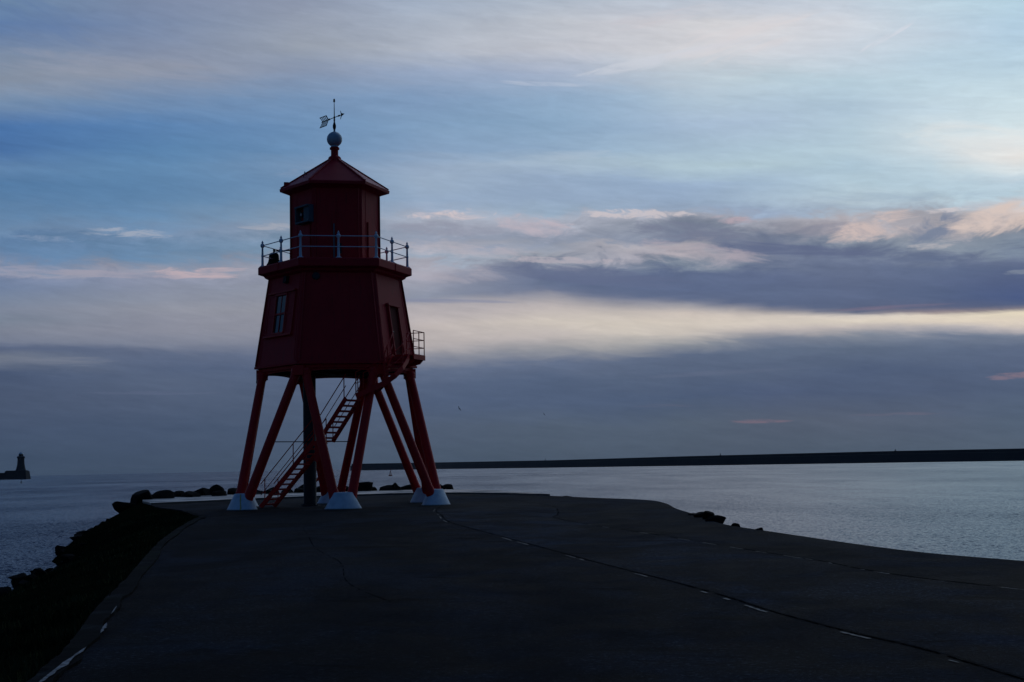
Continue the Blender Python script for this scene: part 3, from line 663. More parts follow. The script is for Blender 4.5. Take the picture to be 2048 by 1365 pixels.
# local coordinates: origin at the tower's axis on the ground
def pol(R, a, z=0.0): return Vector((R * sin(a), -R * cos(a), z))
def ca(k): return TH + radians(30 + 60 * k)       # corner angle
def fa(k): return TH + radians(60 + 60 * k)       # face k lies between corner k and k+1; face 5 looks at the camera, 0 right front, 4 left front
def hexring(prof, name, material, bevel=0.0, parent=LH, close=True):
    b = MB(); vs = [pol(R, ca(k), z) for R, z in prof for k in range(6)]
    fs = [(j * 6 + i, j * 6 + (i + 1) % 6, (j + 1) * 6 + (i + 1) % 6, (j + 1) * 6 + i) for j in range(len(prof) - 1) for i in range(6)]
    if close: fs += [tuple(range(5, -1, -1)), tuple((len(prof) - 1) * 6 + i for i in range(6))]
    return b.add(vs, fs).build(name, material, parent, bevel=bevel)
class Face:
    """frame on wall face k: s along the face, t up the slope, n outward"""
    def __init__(f, k, Rb, zb, Rt, zt):
        A, B, A2, B2 = pol(Rb, ca(k), zb), pol(Rb, ca(k + 1), zb), pol(Rt, ca(k), zt), pol(Rt, ca(k + 1), zt)
        f.O = (A + B) / 2; f.s = (B - A).normalized(); t = (A2 + B2) / 2 - f.O; f.L = t.length; f.t = t.normalized(); f.n = f.s.cross(f.t); f.R = Matrix((f.s, f.t, f.n)).transposed()
        f.wb = (B - A).length; f.wt = (B2 - A2).length
    def p(f, s, t, n=0.0): return f.O + f.s * s + f.t * t + f.n * n
    def box(f, b, s0, s1, t0, t1, n0, n1): return b.box(f.p((s0 + s1) / 2, (t0 + t1) / 2, (n0 + n1) / 2), (s1 - s0, t1 - t0, n1 - n0), f.R)
    def w(f, t): return f.wb + (f.wt - f.wb) * t / f.L
BF = [Face(k, RBB, ZBB, RBT, ZBT) for k in range(6)]; LF = [Face(k, RL, ZGT, RL, ZLT) for k in range(6)]
# plinths and legs
LT = 5.75
for k in range(6):
    a = fa(k); c = pol(4.69, a)
    b = MB(); b.lathe((0, 0, 0), [(1.06, -.05), (1.06, .0), (1.0, .06), (.56, .66), (.52, .69), (.30, .70)], 28, .72, .56, a)
    o = b.build('plinth', M['plinth'], LH, smooth=True, origin=(0, 0, 0)); o.location = c; o.scale = (1, 1, .95)
    if k == 4: o['label'] = 'plinth with a yellow rust streak down its face'
    if k == 4:
        bs = MB()
        sa = -0.06
        pr = [(1.06, .0), (1.0, .06), (.78, .36), (.56, .66)]
        for j in range(3):
            (r0, z0), (r1, z1) = pr[j], pr[j + 1]; seg = []
            for (r, z, wd) in ((r0, z0, .05), (r1, z1, .035)):
                for sg in (-1, 1):
                    aa = -pi / 2 - a + sa + sg * wd / r * .9 + (.10 * sin(z * 9))
                    px, py = r * .72 * cos(aa), r * .56 * sin(aa); seg.append(Vector((px * cos(a) - py * sin(a), px * sin(a) + py * cos(a), z)) * 1.014)
            bs.add(seg, [(0, 1, 3, 2)])
        bs.build('rust_streak', M['stain'], o)
    tang = Vector((cos(a), sin(a), 0))
    for sg, kc in ((-1, k), (1, k + 1)):
        ac = ca(kc); tc_ = Vector((cos(ac), sin(ac), 0))
        p0 = pol(4.62, a, .42) + tang * sg * .34
        p1 = pol(3.22, ac, LT) - tc_ * sg * .20
        d = (p1 - p0).normalized()
        b = MB(); b.tube(p0, p0 + d * .35, .215, .205, 20); b.tube(p0 + d * .34, p1, .195, .182, 20)
        lg = b.build('leg', M['leg_red'], LH, smooth=True)
        b = MB(); b.tube(p1 - d * .22, p1 - d * .10, .20, .225, 20); b.tube(p1 - d * .10, p1 + d * .02, .245, .245, 20)
        b.build('collar', M['leg_red'], lg, smooth=True)
# central column, a little off the axis
cc = Vector((-9.07 - CX, 60.4 - CY, 0))
b = MB(); b.lathe(cc, [(.40, -.02), (.40, .05), (.30, .06), (.285, .12), (.285, 5.9)], 24)
for i in range(8): b.lathe(cc + Vector((.35 * cos(i * pi / 4), .35 * sin(i * pi / 4), 0)), [(.028, .05), (.028, .10)], 6)
b.build('column', M['column'], LH, smooth=True)
# ring girder and floor under the body
b = MB()
for k in range(6):
    A0, A1 = pol(3.30, ca(k)), pol(3.30, ca(k + 1)); n_ = pol(1, fa(k)); nn = 16; pts = []
    for i in range(nn + 1):
        t = i / nn; z = 5.66 + .14 * sin(pi * t) ** .6 if 0 < t < 1 else 5.52
        p = A0.lerp(A1, t); pts.append(Vector((p.x, p.y, z)))
    top = [Vector((A1.x, A1.y, 6.0)), Vector((A0.x, A0.y, 6.0))]
    for i in range(nn):
        p, q = pts[i], pts[i + 1]; P6, Q6 = Vector((p.x, p.y, 5.99)), Vector((q.x, q.y, 5.99)); d = -n_ * .12
        b.add([p, q, Q6, P6, p + d, q + d, Q6 + d, P6 + d], [(0, 1, 2, 3), (7, 6, 5, 4), (0, 4, 5, 1), (3, 2, 6, 7)])
b.build('ring_girder', M['leg_red'], LH)
b = MB()
for k in range(6):
    A0, A1 = pol(3.36, ca(k), 5.93), pol(3.36, ca(k + 1), 5.93); b.bar(A0, A1, .07, .14)
    b.box(pol(3.24, ca(k), 5.76), (.5, .5, .42), Matrix.Rotation(ca(k), 3, 'Z'))
b.build('edge_beam', M['leg_red'], LH, bevel=.01)
hexring([(3.22, 5.86), (3.22, 6.0)], 'floor', M['dark_metal'])
b = MB()
for k in range(3): b.bar(pol(3.1, ca(k), 5.80), pol(3.1, ca(k + 3), 5.80), .14, .12)
b.build('floor_joist', M['dark_metal'], LH)
# body with corner strips, panel seams
hexring([(RBB * .995, ZBB - .10), (RBB + .05, ZBB - .09), (RBB + .05, ZBB), (RBB, ZBB + .012), (RBT, ZBT)], 'body_wall', M['red'])
for k in range(6):
    b = MB(); p0, p1 = pol(RBB + .012, ca(k), ZBB + .02), pol(RBT + .012, ca(k), ZBT); tn = Vector((cos(ca(k)), sin(ca(k)), 0))
    for sg in (-1, 1):
        q = tn * sg * .05 - pol(.03, ca(k)); b.bar(p0 + q, p1 + q, .035, .12, up=tn * sg + pol(.5, ca(k)))
    b.build('corner_strip', M['trim'], LH)
    for fr in (-.5, -.17, .17, .5):
        if k in (0, 4) and abs(fr) < .4: continue
        s0, s1 = fr * (BF[k].wb - .3) * .9, fr * (BF[k].wt - .3) * .9
        b = MB(); b.bar(BF[k].p(s0, .05, .006), BF[k].p(s1, BF[k].L - .02, .006), .045, .02, up=BF[k].n); b.build('panel_seam', M['red'], LH)
# window on the left front face
f = BF[4]; b = MB()
f.box(b, -.52, .46, 1.30, 1.38, .0, .12); f.box(b, -.52, .46, 3.02, 3.10, .0, .12); f.box(b, -.52, -.44, 1.38, 3.02, 0, .10); f.box(b, .38, .46, 1.38, 3.02, 0, .10)
f.box(b, -1.16, 1.10, 3.12, 3.20, 0, .14); f.box(b, -1.16, 1.10, 1.20, 1.285, 0, .13)
win = b.build('window', M['leg_red'], LH, bevel=.006)
for t0, t1, nz in ((1.40, 2.20, .030), (2.23, 3.0, .045)):
    b = MB(); f.box(b, -.435, .375, t0, t1, .008, nz); b.build('pane', M['glass'], win)
b = MB(); f.box(b, -.435, .375, 2.17, 2.25, .02, .075); f.box(b, -.045, -.015, 1.385, 2.17, .02, .06); f.box(b, -.045, -.015, 2.25, 3.015, .02, .065)
b.build('glazing_bar', M['leg_red'], win)
for s0, s1 in ((-1.13, -.54), (.48, 1.07)):
    b = MB(); f.box(b, s0, s1, 1.30, 3.10, .004, .055)
    f.box(b, s0, s1, 1.30, 1.38, .05, .075); f.box(b, s0, s1, 3.02, 3.10, .05, .075); f.box(b, s0, s0 + .07, 1.38, 3.02, .05, .075); f.box(b, s1 - .07, s1, 1.38, 3.02, .05, .075); f.box(b, s0 + .07, s1 - .07, 2.16, 2.24, .05, .075)
    b.build('shutter', M['red'], win, bevel=.005)
# door on the right front face
f = BF[0]; b = MB()
f.box(b, -.44, .44, .36, 2.50, .004, .03)
door = b.build('door', M['door'], LH)
b = MB(); f.box(b, -.53, -.44, .34, 2.52, 0, .11); f.box(b, .44, .53, .34, 2.52, 0, .11); f.box(b, -.60, .60, 2.52, 2.63, 0, .15); b.build('door_frame', M['red'], door, bevel=.006)
b = MB(); f.box(b, -.40, -.30, 1.36, 1.40, .03, .09); b.build('handle', M['grey'], door)
# round vent and small fittings under the gallery
f = BF[5]; b = MB(); b.tube(f.p(-.95, 3.72, 0), f.p(-.95, 3.72, .10), .17, .15, 20); b.build('round_vent', M['column'], LH, smooth=True)
f = BF[4]; b = MB(); f.box(b, .05, .30, 3.55, 3.85, 0, .16); b.build('junction_box', M['dark_metal'], LH, bevel=.01)
# gallery deck
hexring([(RBT + .02, ZBT - .06), (3.10, ZBT + .02), (3.16, ZBT + .10), (RG - .02, ZGB), (RG, ZGB + .01), (RG, ZGT - .05), (RG - .05, ZGT)], 'gallery_deck', M['red'], bevel=.012)
b = MB()
for k in range(6):
    m_ = (pol(RG, ca(k)) + pol(RG, ca(k + 1))) / 2; n_ = pol(1, fa(k)); R3 = Matrix((Vector((cos(fa(k)), sin(fa(k)), 0)), n_, Vector((0, 0, 1)))).transposed()
    b.box(m_ + n_ * .006 + Vector((0, 0, (ZGB + ZGT) / 2 - .005)), (.06, .03, ZGT - ZGB - .02), R3)
b.build('deck_joint', M['red'], LH)
# railing: 12 posts with ball and finial, two rails
RP_ = 3.2028; posts = []
for k in range(6):
    posts.append(pol(RP_, ca(k), ZGT)); posts.append((pol(RP_, ca(k), ZGT) + pol(RP_, ca(k + 1), ZGT)) / 2)
post0 = None
for i, p in enumerate(posts):
    if post0 is None:
        b = MB(); b.lathe((0, 0, 0), [(.13, -.002), (.13, .025), (.075, .05), (.058, .10), (.050, .45), (.062, .46), (.062, .51), (.048, .52), (.040, .84), (.052, .86), (.085, .90), (.095, .95), (.085, 1.0), (.05, 1.04), (.032, 1.06), (.052, 1.09), (.030, 1.13), (.006, 1.18)], 14)
        post0 = b.build('railing_post', M['white'], LH, smooth=True); o = post0
    else:
        o = post0.copy(); COL.objects.link(o); o.parent = LH
    o.location = p
for h in (.95, .485):
    for i in range(12):
        b = MB(); b.tube(posts[i] + Vector((0, 0, h)), posts[(i + 1) % 12] + Vector((0, 0, h)), .021, None, 8, False); b.build('rail', M['white'], LH, smooth=True)
# lantern room
hexring([(RL, ZGT - .2), (RL, ZLT)], 'lantern_wall', M['red'])
for k in range(6):
    b = MB(); tn = Vector((cos(ca(k)), sin(ca(k)), 0))
    for sg in (-1, 1):
        q = tn * sg * .05 - pol(.03, ca(k)); b.bar(pol(RL + .012, ca(k), ZGT + .01) + q, pol(RL + .012, ca(k), ZLT - .02) + q, .03, .11, up=tn * sg + pol(.5, ca(k)))
    b.build('corner_strip', M['trim'], LH)
    for s_ in (-.42, .0, .42):
        if (k == 4 and s_ > -.2) or (k == 0 and s_ > -.2): continue
        b = MB(); b.bar(LF[k].p(s_, .03, .004), LF[k].p(s_, 3.2, .004), .04, .016, up=LF[k].n); b.build('panel_seam', M['red'], LH)
f = LF[4]; b = MB()   # housing of the signal light: an open box with a lamp in it
f.box(b, -.10, .98, 2.42, 2.50, .01, .34); f.box(b, -.10, .98, 1.74, 1.82, .01, .30); f.box(b, .55, .98, 1.82, 2.42, .01, .26); f.box(b, -.10, -.04, 1.82, 2.42, .01, .30)
sg_ = b.build('signal_light', M['teal'], LH, bevel=.008)
b = MB(); b.tube(f.p(.26, 2.14, .01), f.p(.26, 2.14, .20), .13, .11, 16); b.build('lamp_hood', M['dark_metal'], sg_)
b = MB(); b.tube(f.p(.26, 2.14, .195), f.p(.26, 2.14, .215), .07, .06, 12); b.build('lens', M['lens'], sg_, smooth=True)
b = MB(); f.box(b, .30, .72, .05, 1.70, .004, .05); b.build('hatch', M['red'], LH)
f = LF[0]; b = MB(); f.box(b, -.28, .44, .05, 1.86, .004, .06); b.build('lantern_door', M['red'], LH, bevel=.008)
f = LF[5]; b = MB(); b.tube(f.p(-.14, .05, .05), f.p(-.14, 1.66, .05), .035, None, 8); b.build('conduit', M['grey'], LH, smooth=True)
b = MB(); f.box(b, .05, .17, .35, .80, .004, .09); b.build('switch_box', M['column'], LH)
# roof
ZE, RE = 13.93, 2.43
hexring([(RL - .05, ZE - .16), (RE - .12, ZE - .02), (RE, ZE - .02), (RE + .02, ZE + .10), (RE - .03, ZE + .14), (.27, 15.40), (.22, 15.42)], 'roof', M['trim'])
b = MB()
for k in range(6): b.bar(pol(RE - .03, ca(k), ZE + .155), pol(.27, ca(k), 15.42), .10, .06)
rf = b.build('roof_rib', M['trim'], LH, bevel=.01)
b = MB(); pts = [pol(1.55, fa(4) - .1, 14.42), pol(1.45, fa(4) - .15, 14.75), pol(1.30, fa(4) - .22, 14.60)]
b.tube(pts[0], pts[1], .014, None, 6); b.tube(pts[1], pts[2], .014, None, 6); b.build('roof_hoop', M['dark_metal'], LH)
b = MB(); b.box(pol(2.15, ca(4) + .05, ZE + .30), (.22, .22, .20), Matrix.Rotation(ca(4), 3, 'Z')); b.build('roof_box', M['red'], LH, bevel=.01)
b = MB(); b.lathe((0, 0, 0), [(.30, 15.34), (.29, 15.50), (.24, 15.56), (.175, 15.60), (.165, 15.66), (.165, 15.86), (.22, 15.90), (.22, 15.97), (.15, 15.99), (.15, 16.02)], 18)
b.build('roof_neck', M['red'], LH, smooth=True)
zb = 16.36; b = MB(); b.lathe((0, 0, zb), [(.17, -.36), (.17, -.30)] + [(.345 * cos(t), .345 * sin(t)) for t in [radians(-62 + 8 * i) for i in range(19)]] + [(.05, .345), (.05, .39)], 28)
b.build('ball', M['ball'], LH, smooth=True)
# weather vane: spindle and arrow, arrow horizontal
vane = MB(); vane.lathe((0, 0, 0), [(.03, 16.74), (.045, 16.80), (.075, 16.90), (.075, 17.0), (.04, 17.12), (.028, 17.2), (.045, 17.24), (.028, 17.30), (.045, 17.36), (.022, 17.42), (.016, 17.9), (.012, 18.05), (.04, 18.08), (.05, 18.12), (.035, 18.16), (.045, 18.19), (.005, 18.23)], 10)
vo = vane.build('weather_vane', M['dark_metal'], LH, smooth=True)
va = Vector((1.06, -1.25, 0)).normalized(); zv = 17.36; up = Vector((0, 0, 1)); side = va.cross(up)
b = MB(); P = lambda s_, z_: va * s_ + Vector((0, 0, zv + z_))
b.tube(P(-.60, 0), P(.58, 0), .018, None, 8)
for s_ in (-.42, .38): b.tube(P(s_ - .04, 0), P(s_ + .04, 0), .04, .04, 8)
b.plate([P(.52, -.20), P(.60, -.07), P(.84, 0), P(.60, .07), P(.52, .20), P(.57, 0)], side, .02)
b.plate([P(-.52, 0), P(-.56, .22), P(-.62, .25), P(-1.12, .25), P(-1.16, .23), P(-1.02, 0), P(-1.16, -.23), P(-1.12, -.25), P(-.62, -.25), P(-.56, -.22)], side, .0) if False else None
b.tube(P(-.55, 0), P(-1.05, 0), .022, None, 6)
for sg in (-1, 1):
    b.bar(P(-.66, sg * .23), P(-1.22, sg * .23), .02, .03)
    b.bar(P(-.50, 0), P(-.67, sg * .23), .02, .04, up=va)
    for i in range(5): b.bar(P(-.52 - .11 * i, sg * .01), P(-.70 - .12 * i, sg * .23), .02, .03, up=va)
b.build('arrow', M['dark_metal'], vo)
# tie rods between legs
b = MB(); b.tube((-10.12 - CX, 57.6 - CY, 2.8), (-7.3 - CX, 60.2 - CY, 2.8), .022, None, 6); b.build('tie_rod', M['dark_metal'], LH)
b = MB(); b.tube(pol(3.46, ca(4) - .08, 5.80), pol(3.50, ca(4) - .08, 5.42), .022, None, 6); b.bar(pol(3.2, ca(4) - .08, 5.80), pol(3.48, ca(4) - .08, 5.80), .05, .05); b.bar(pol(3.3, ca(4) - .08, 5.64), pol(3.50, ca(4) - .08, 5.64), .04, .04); b.build('hook_bracket', M['dark_metal'], LH)

# ------------------------------------------------------------------ staircase (part of the lighthouse)
L_ = lambda x, y, z: Vector((x - CX, y - CY, z))
WST = .92
stair = None
def flight(P0, P1, n_tread, name='stringer', rails=True, posts_at=(0., 1.), w=WST, rail_ext=(0, 0)):
    global stair
    d = P1 - P0; dh = Vector((d.x, d.y, 0)).normalized(); sd_ = Vector((-dh.y, dh.x, 0))
    for sg in (-1, 1):
        b = MB(); q = sd_ * sg * w / 2; b.bar(P0 + q, P1 + q, .04, .20)
        o = b.build('stringer', M['leg_red'], STAIR, bevel=.006)
        if rails:
            hp = MB(); top0, top1 = P0 + q + Vector((0, 0, 1.0)), P1 + q + Vector((0, 0, 1.0)); e = (P1 - P0).normalized()
            hp.tube(top0 - e * rail_ext[0], top1 + e * rail_ext[1], .021, None, 8); hp.tube(P0 + q + Vector((0, 0, .52)), P1 + q + Vector((0, 0, .52)), .016, None, 8)
            for t in posts_at:
                pp = P0.lerp(P1, t) + q; hp.tube(pp - Vector((0, 0, .05)), pp + Vector((0, 0, 1.0)), .022, None, 8)
            hp.build('handrail', M['leg_red'], STAIR, smooth=True)
    for i in range(n_tread):
        t = (i + .6) / n_tread; c = P0.lerp(P1, t); b = MB(); b.box(c, (.24, w - .05, .075), Matrix((dh, sd_, Vector((0, 0, 1)))).transposed()); b.build('tread', M['red'], STAIR)
STAIR = bpy.data.objects.new('staircase', None); COL.objects.link(STAIR); STAIR.parent = LH
PA = L_(-10.77, 59.35, -0.01); PA.z = .02
PB = L_(-8.28, 58.05, 2.77)
flight(PA, PB, 13, posts_at=(.08, .62, 1.))
PC = L_(-8.0, 57.9, 2.89); PC.z = PB.z + .02
PD = L_(-6.74, 57.1, 4.55)
dv = (PC - PB).normalized(); sv = Vector((-dv.y, dv.x, 0)).normalized()
b = MB(); b.bar(PB - dv * .05, PC + dv * .12, WST + .1, .05); b.bar(PB - sv * .48 - Vector((0, 0, .08)), PC + dv * .12 - sv * .48 - Vector((0, 0, .08)), .05, .16); b.build('landing', M['leg_red'], STAIR)
q0 = PC + dv * .10 - sv * .46 + Vector((0, 0, -.05)); b = MB()
b.plate([q0 + dv * .10, q0 + dv * .10 - Vector((0, 0, .30)), q0 - dv * .02 - Vector((0, 0, .42)), q0 - dv * .16 - Vector((0, 0, .78)), q0 - dv * .36 - Vector((0, 0, .78)), q0 - dv * .36], sv, .06)
b.build('bracket', M['leg_red'], STAIR)
flight(PC, PD, 8, posts_at=(.0, .93))
# the last flight winds out and up round the corner to the door platform
outer = [L_(*q) for q in [(-6.57, 56.7, 4.63), (-5.85, 56.45, 4.9), (-5.32, 56.4, 5.13), (-4.92, 56.6, 5.43), (-4.63, 57.0, 5.77), (-4.46, 57.6, 6.15), (-4.41, 58.0, 6.37)]]
nf = Vector((BF[0].n.x, BF[0].n.y, 0)).normalized(); sf = BF[0].s
inner = []
for i, q in enumerate(outer):
    t = (outer[min(i + 1, 6)] - outer[max(i - 1, 0)]); t.z = 0; t.normalize(); inner.append(q + Vector((-t.y, t.x, 0)) * .72)
for k, line in enumerate((outer, inner)):
    b = MB(); hp = MB()
    for i in range(6):
        b.bar(line[i], line[i + 1] + (line[i + 1] - line[i]).normalized() * .02, .04, .22)
        for h, r_ in ((1.0, .021), (.52, .016)): hp.tube(line[i] + Vector((0, 0, h)), line[i + 1] + Vector((0, 0, h)), r_, None, 8)
    for i in (0, 2, 4): hp.tube(line[i], line[i] + Vector((0, 0, 1.0)), .022, None, 8)
    b.build('stringer', M['leg_red'], STAIR); hp.build('handrail', M['leg_red'], STAIR, smooth=True)
for i in range(6):
    for t in ((.5,) if i < 3 else (.25, .75)):
        a_, c_ = outer[i].lerp(outer[i + 1], t), inner[i].lerp(inner[i + 1], t); b = MB(); b.bar(a_, c_, .24, .075); b.build('tread', M['red'], STAIR)
f = BF[0]
deck_c = f.O + nf * .48 + sf * .02; deck_c.z = 6.42
R3 = Matrix((sf, nf, Vector((0, 0, 1)))).transposed()
b = MB(); b.box(deck_c, (1.15, .86, .06), R3)
plat = b.build('door_platform', M['leg_red'], LH)
b = MB(); b.box(deck_c + nf * .45 - Vector((0, 0, .07)), (1.22, .05, .22), R3); b.box(deck_c + sf * .60 - nf * .02 - Vector((0, 0, .07)), (.05, .92, .22), R3)
for q in (.50, -.35):
    b.plate([deck_c + sf * q + nf * .42 + Vector((0, 0, -.16)), deck_c + sf * q - nf * .42 + Vector((0, 0, -.16)), deck_c + sf * q - nf * .42 + Vector((0, 0, -.46)), deck_c + sf * q + nf * .25 + Vector((0, 0, -.34))], sf, .06)
b.build('platform_bracket', M['leg_red'], plat)
b = MB(); cs = [deck_c + nf * .44 - sf * .56, deck_c + nf * .44 + sf * .02, deck_c + nf * .44 + sf * .58, deck_c - nf * .40 + sf * .58]
for p in cs: b.tube(p, p + Vector((0, 0, 1.06)), .022, None, 8)
for h in (1.05, .70, .36):
    for i in range(3): b.tube(cs[i] + Vector((0, 0, h)), cs[i + 1] + Vector((0, 0, h)), .018, None, 8)
b.build('platform_rail', M['leg_red'], plat)

# ------------------------------------------------------------------ bell on the gallery
bc = Vector((-10.62, 60.4, 10.76)); bell = empty('bell', bc)
tag(bell, 'dark bell hanging at the left corner of the railed gallery', 'bell')
b = MB(); b.lathe((0, 0, 0), [(.34, .0), (.335, .03), (.27, .14), (.235, .28), (.225, .44), (.19, .54), (.10, .58), (.04, .59)], 24); b.build('bell_body', M['bronze'], bell, smooth=True)
b = MB(); b.lathe((0, 0, 0), [(.03, .56), (.05, .62), (.035, .66), (.055, .70), (.03, .76)], 10); b.bar((0, 0, .66), (.75, -.05, .66), .05, .05); b.bar((.75, -.05, .66), (.75, -.05, -.22), .06, .06); b.build('bell_hanger', M['bronze'], bell)
b = MB(); b.tube((0, 0, .4), (0, 0, .02), .015, .015, 6); b.lathe((0, 0, -.03), [(.02, 0), (.05, .04), (.02, .08)], 10); b.build('clapper', M['bronze'], bell)

# ------------------------------------------------------------------ life ring on its post behind the column
lr = empty('life_ring_stand', (-9.72, 66.0, 0)); tag(lr, 'orange life ring on a post half hidden behind the central column', 'life ring')
b = MB(); b.bar((0, 0, 0), (0, 0, 1.75), .10, .10, up=(0, 1, 0)); b.build('post', M['grey'], lr)
b = MB(); R1, R2 = .31, .075; n1, n2 = 28, 10; vs = [((R1 + R2 * cos(2 * pi * j / n2)) * cos(2 * pi * i / n1) , -.12 + R2 * sin(2 * pi * j / n2), 1.36 + (R1 + R2 * cos(2 * pi * j / n2)) * sin(2 * pi * i / n1)) for i in range(n1) for j in range(n2)]
b.add(vs, [(i * n2 + j, i * n2 + (j + 1) % n2, ((i + 1) % n1) * n2 + (j + 1) % n2, ((i + 1) % n1) * n2 + j) for i in range(n1) for j in range(n2)]); b.build('ring', M['orange'], lr, smooth=True)

# ------------------------------------------------------------------ far right pier
def pxy(px, D): d = ray(px, 931.5 - .0206 * (px - 1024)); return (d.x / d.y * D, D)
PR = [(700, 4050, 16.2), (870, 3700, 14.0), (1100, 2534, 9.7), (1374, 1974, 9.8), (1800, 1520, 9.0), (2048, 1322, 7.9), (2400, 1120, 7.2), (2900, 950, 7.0)]
b = MB(); vs = []
for px, D, h in PR:
    x, y = pxy(px, D); k = h + 4
    for dy, z in ((0, SEA_Z - 1), (1, SEA_Z + k * .15), (3, SEA_Z + k * .72), (10, SEA_Z + k * .74), (10.5, h), (13, h), (14, SEA_Z - 1)): vs.append((x + dy * .35, y + dy, z))
b.add(vs, [(i * 7 + k, i * 7 + k + 1, (i + 1) * 7 + k + 1, (i + 1) * 7 + k) for i in range(len(PR) - 1) for k in range(6)] + [(0, 1, 2, 3, 4, 5, 6), tuple(range(len(PR) * 7 - 7, len(PR) * 7))])
pr = b.build('long_pier', M['stone'], origin=(0, 2000, SEA_Z)); tag(pr, 'long low dark stone pier across the water on the right', 'pier')
def postthing(px, D, zb, h, label):
    x, y = pxy(px, D); e = empty('pier_beacon', (x + 4, y + 11.5, zb)); tag(e, label, 'beacon', 'small dark posts on the far pier')
    b = MB(); b.box((0, 0, h * .12), (1.8, 1.8, h * .28)); b.build('base', M['dark_metal'], e)
    b = MB(); b.lathe((0, 0, 0), [(.45, h * .2), (.35, h * .75), (.8, h * .78), (.8, h * .84), (.4, h * .86), (.1, h)], 10); b.build('mast', M['dark_metal'], e)
postthing(1087, 2580, 9.6, 3.6, 'tiny dark post on the far pier, leftmost of three')
postthing(1438, 1900, 9.65, 3.0, 'tiny dark post on the far pier, middle of three')
postthing(1790, 1528, 8.9, 2.2, 'tiny dark post on the far pier, rightmost of three')

# ------------------------------------------------------------------ far left pier head and lighthouse
D = 2027.0; x0 = pxy(61, D + 20)[0]
b = MB()
def slab(x0_, x1_, y0, y1, z0, z1, bat=1.5): 
    b.add([(x0_, y0, z0), (x1_, y0, z0), (x1_, y1, z0), (x0_, y1, z0), (x0_, y0 + bat, z1), (x1_ - bat, y0 + bat, z1), (x1_ - bat, y1 - bat, z1), (x0_, y1 - bat, z1)], [(3, 2, 1, 0), (4, 5, 6, 7), (0, 1, 5, 4), (1, 2, 6, 5), (2, 3, 7, 6), (3, 0, 4, 7)])
slab(x0 - 32, x0 + .8, D, D + 20, SEA_Z - 1, 8.4, 1.8); slab(x0 - 600, x0 - 32, D + 4, D + 16, SEA_Z - 1, 6.2, 1.0)
b.box((x0 - 16, D + 3.0, 8.8), (29, .8, 1.0)); b.box((x0 - 2.6, D + 10, 8.8), (.8, 14, 1.0))
lp = b.build('far_pier', M['stone'], origin=(x0, D, SEA_Z)); tag(lp, 'dark stone pier end far out on the left under the distant lighthouse', 'pier')
lx = pxy(41.5, D + 10)[0]
dl = empty('distant_lighthouse', (lx, D + 10, 8.4)); tag(dl, 'tapering stone lighthouse far off on the left pier end', 'lighthouse')
b = MB(); b.lathe((0, 0, 0), [(8.6, 0), (7.4, 1.2), (6.7, 3.2), (6.0, 6.0), (5.3, 10), (5.0, 14), (4.9, 18.6), (5.7, 19.6), (5.9, 20.6), (5.6, 21.0)], 24); b.build('tower', M['stone'], dl, smooth=True)
b = MB(); b.tube((0, 0, 21.0), (0, 0, 22.0), 5.4, 5.4, 24)
b.build('balcony', M['grey'], dl)
b = MB(); b.lathe((0, 0, 21.5), [(3.6, 0), (3.6, 1.0), (3.3, 1.1), (3.3, 3.7)], 16); b.build('lantern', M['dark_metal'], dl)
b = MB(); b.lathe((0, 0, 25.2), [(3.6, 0), (3.2, .9), (2.1, 1.9), (.9, 2.5), (.8, 3.0), (.2, 3.3), (.15, 4.2)], 16); b.build('dome', M['ball'], dl, smooth=True)

# ------------------------------------------------------------------ buoys
def buoy(px, D, k, label, material):
    e = empty('buoy', (*pxy(px, D), SEA_Z)); tag(e, label, 'buoy'); e.rotation_euler = (.03, .05, 0)
    b = MB(); b.lathe((0, 0, 0), [(.7 * k, -.5 * k), (1.15 * k, -.1 * k), (1.15 * k, .55 * k), (1.0 * k, .75 * k), (.55 * k, .8 * k)], 18); b.build('float', material, e, smooth=True)
    b = MB()
    for i in range(4): a = pi / 4 + i * pi / 2; b.tube((.75 * k * cos(a), .75 * k * sin(a), .7 * k), (.22 * k * cos(a), .22 * k * sin(a), 2.9 * k), .10 * k, .08 * k, 6)
    b.tube((0, 0, 1.5 * k), (0, 0, 1.7 * k), .62 * k, .60 * k, 10); b.tube((0, 0, 2.4 * k), (0, 0, 3.0 * k), .38 * k, .32 * k, 10); b.build('tower_frame', material, e)
    b = MB(); b.tube((0, 0, 2.9 * k), (0, 0, 4.2 * k), .09 * k, .05 * k, 6); b.box((0, 0, 4.0 * k), (.5 * k, .08 * k, .5 * k)); b.build('topmark', material, e)
buoy(780.5, 950, 1.15, 'red conical buoy on the water between the lighthouse legs and the far pier', M['orange'])
buoy(42.5, 1010, .62, 'small dark buoy on the water below the distant left lighthouse', M['dark_metal'])

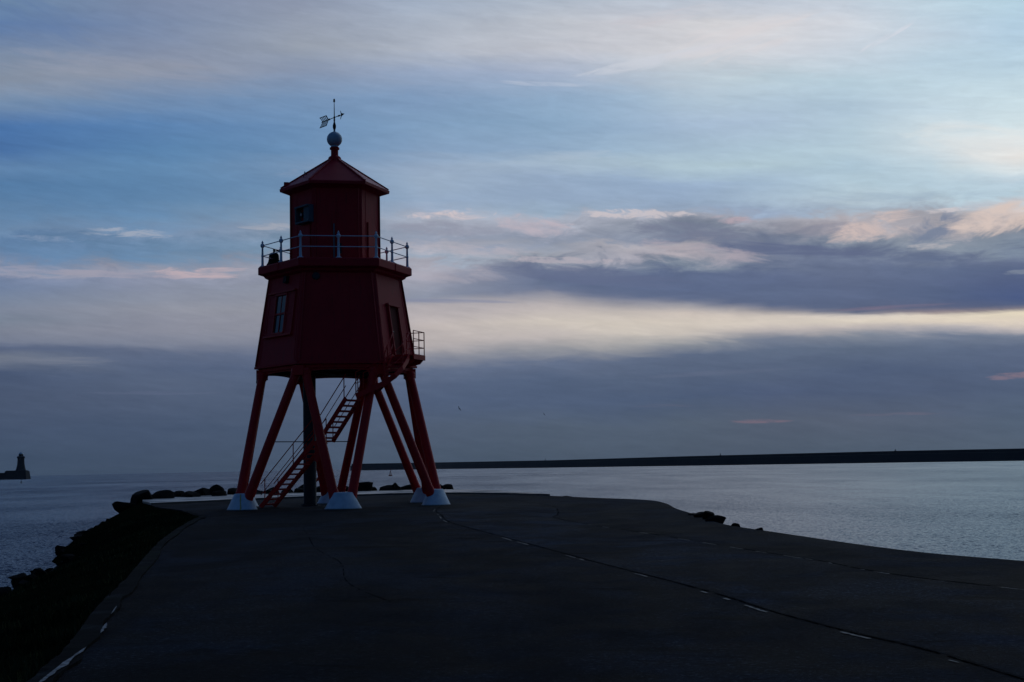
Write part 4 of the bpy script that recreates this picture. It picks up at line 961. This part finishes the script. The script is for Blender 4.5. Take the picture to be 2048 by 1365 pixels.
# ------------------------------------------------------------------ gulls
def gull(loc, rz, roll_, sc, label):
    bm = bmesh.new()
    me = bpy.data.meshes.new('gull'); b = MB()
    secs = [(-.30, .015, 0), (-.20, .05, .0), (-.05, .085, 0), (.10, .08, .01), (.20, .045, .02), (.26, .045, .03), (.31, .022, .025), (.36, .006, .015)]
    n = 8; vs = [(x, r * cos(2 * pi * i / n), z + r * sin(2 * pi * i / n)) for x, r, z in secs for i in range(n)]
    b.add(vs, [(j * n + i, j * n + (i + 1) % n, (j + 1) * n + (i + 1) % n, (j + 1) * n + i) for j in range(len(secs) - 1) for i in range(n)] + [tuple(range(n)), tuple(len(vs) - 1 - i for i in range(n))])
    b.add([(-.26, -.02, .0), (-.26, .02, 0), (-.44, .07, .0), (-.46, 0, .0), (-.44, -.07, 0), (-.3, 0, .02)], [(0, 5, 4), (5, 3, 4), (5, 2, 3), (5, 1, 2), (0, 1, 5), (0, 4, 3, 2, 1)])
    for sg in (-1, 1):
        W_ = [(.12, -.08, .05, .02), (.17, -.07, .30, .16), (.10, -.12, .52, .17), (-.08, -.20, .76, .06)]
        for j in range(3):
            (f0, r0, y0, z0), (f1, r1, y1, z1) = W_[j], W_[j + 1]; th = .016 if j < 2 else .008
            b.add([(f0, sg * y0, z0), (r0, sg * y0, z0), (r1, sg * y1, z1), (f1, sg * y1, z1), (f0, sg * y0, z0 + .016), (r0, sg * y0, z0 + .016), (r1, sg * y1, z1 + th), (f1, sg * y1, z1 + th)], [(0, 1, 2, 3), (7, 6, 5, 4), (0, 4, 5, 1), (1, 5, 6, 2), (2, 6, 7, 3), (3, 7, 4, 0)])
    o = b.build('gull', M['grey'], smooth=True); o.location = loc; o.rotation_euler = (roll_, .1, rz); o.scale = (sc,) * 3; tag(o, label, 'gull', 'gulls in flight over the water')
def air(px, py, D): 
    d = ray(px, py); return Vector((d.x / d.y * D, D, EYE + d.z / d.y * D))
gull(air(918.5, 818, 420), 2.4, .95, 1.15, 'larger of the two dark gulls flying right of the lighthouse legs')
gull(air(1088, 829, 560), 2.2, 1.0, 1.0, 'smaller dark gull flying farther right over the long pier')
gull(air(90, 886, 760), 1.2, .2, 1.0, 'tiny gull in the sky right of the distant left lighthouse')

# ------------------------------------------------------------------ sea air
b = MB(); b.box((0, 0, 18.0), (43000, 43000, 50.0)); hz_m = bpy.data.materials.new('haze'); hz_m.use_nodes = True
hn = hz_m.node_tree; hn.nodes.clear(); pv = hn.nodes.new('ShaderNodeVolumePrincipled'); ho = hn.nodes.new('ShaderNodeOutputMaterial'); hn.links.new(pv.outputs[0], ho.inputs['Volume'])
pv.inputs['Color'].default_value = (.75, .80, .88, 1); pv.inputs['Density'].default_value = 0.000014; pv.inputs['Anisotropy'].default_value = .2
struct(b.build('haze', hz_m), 'stuff')
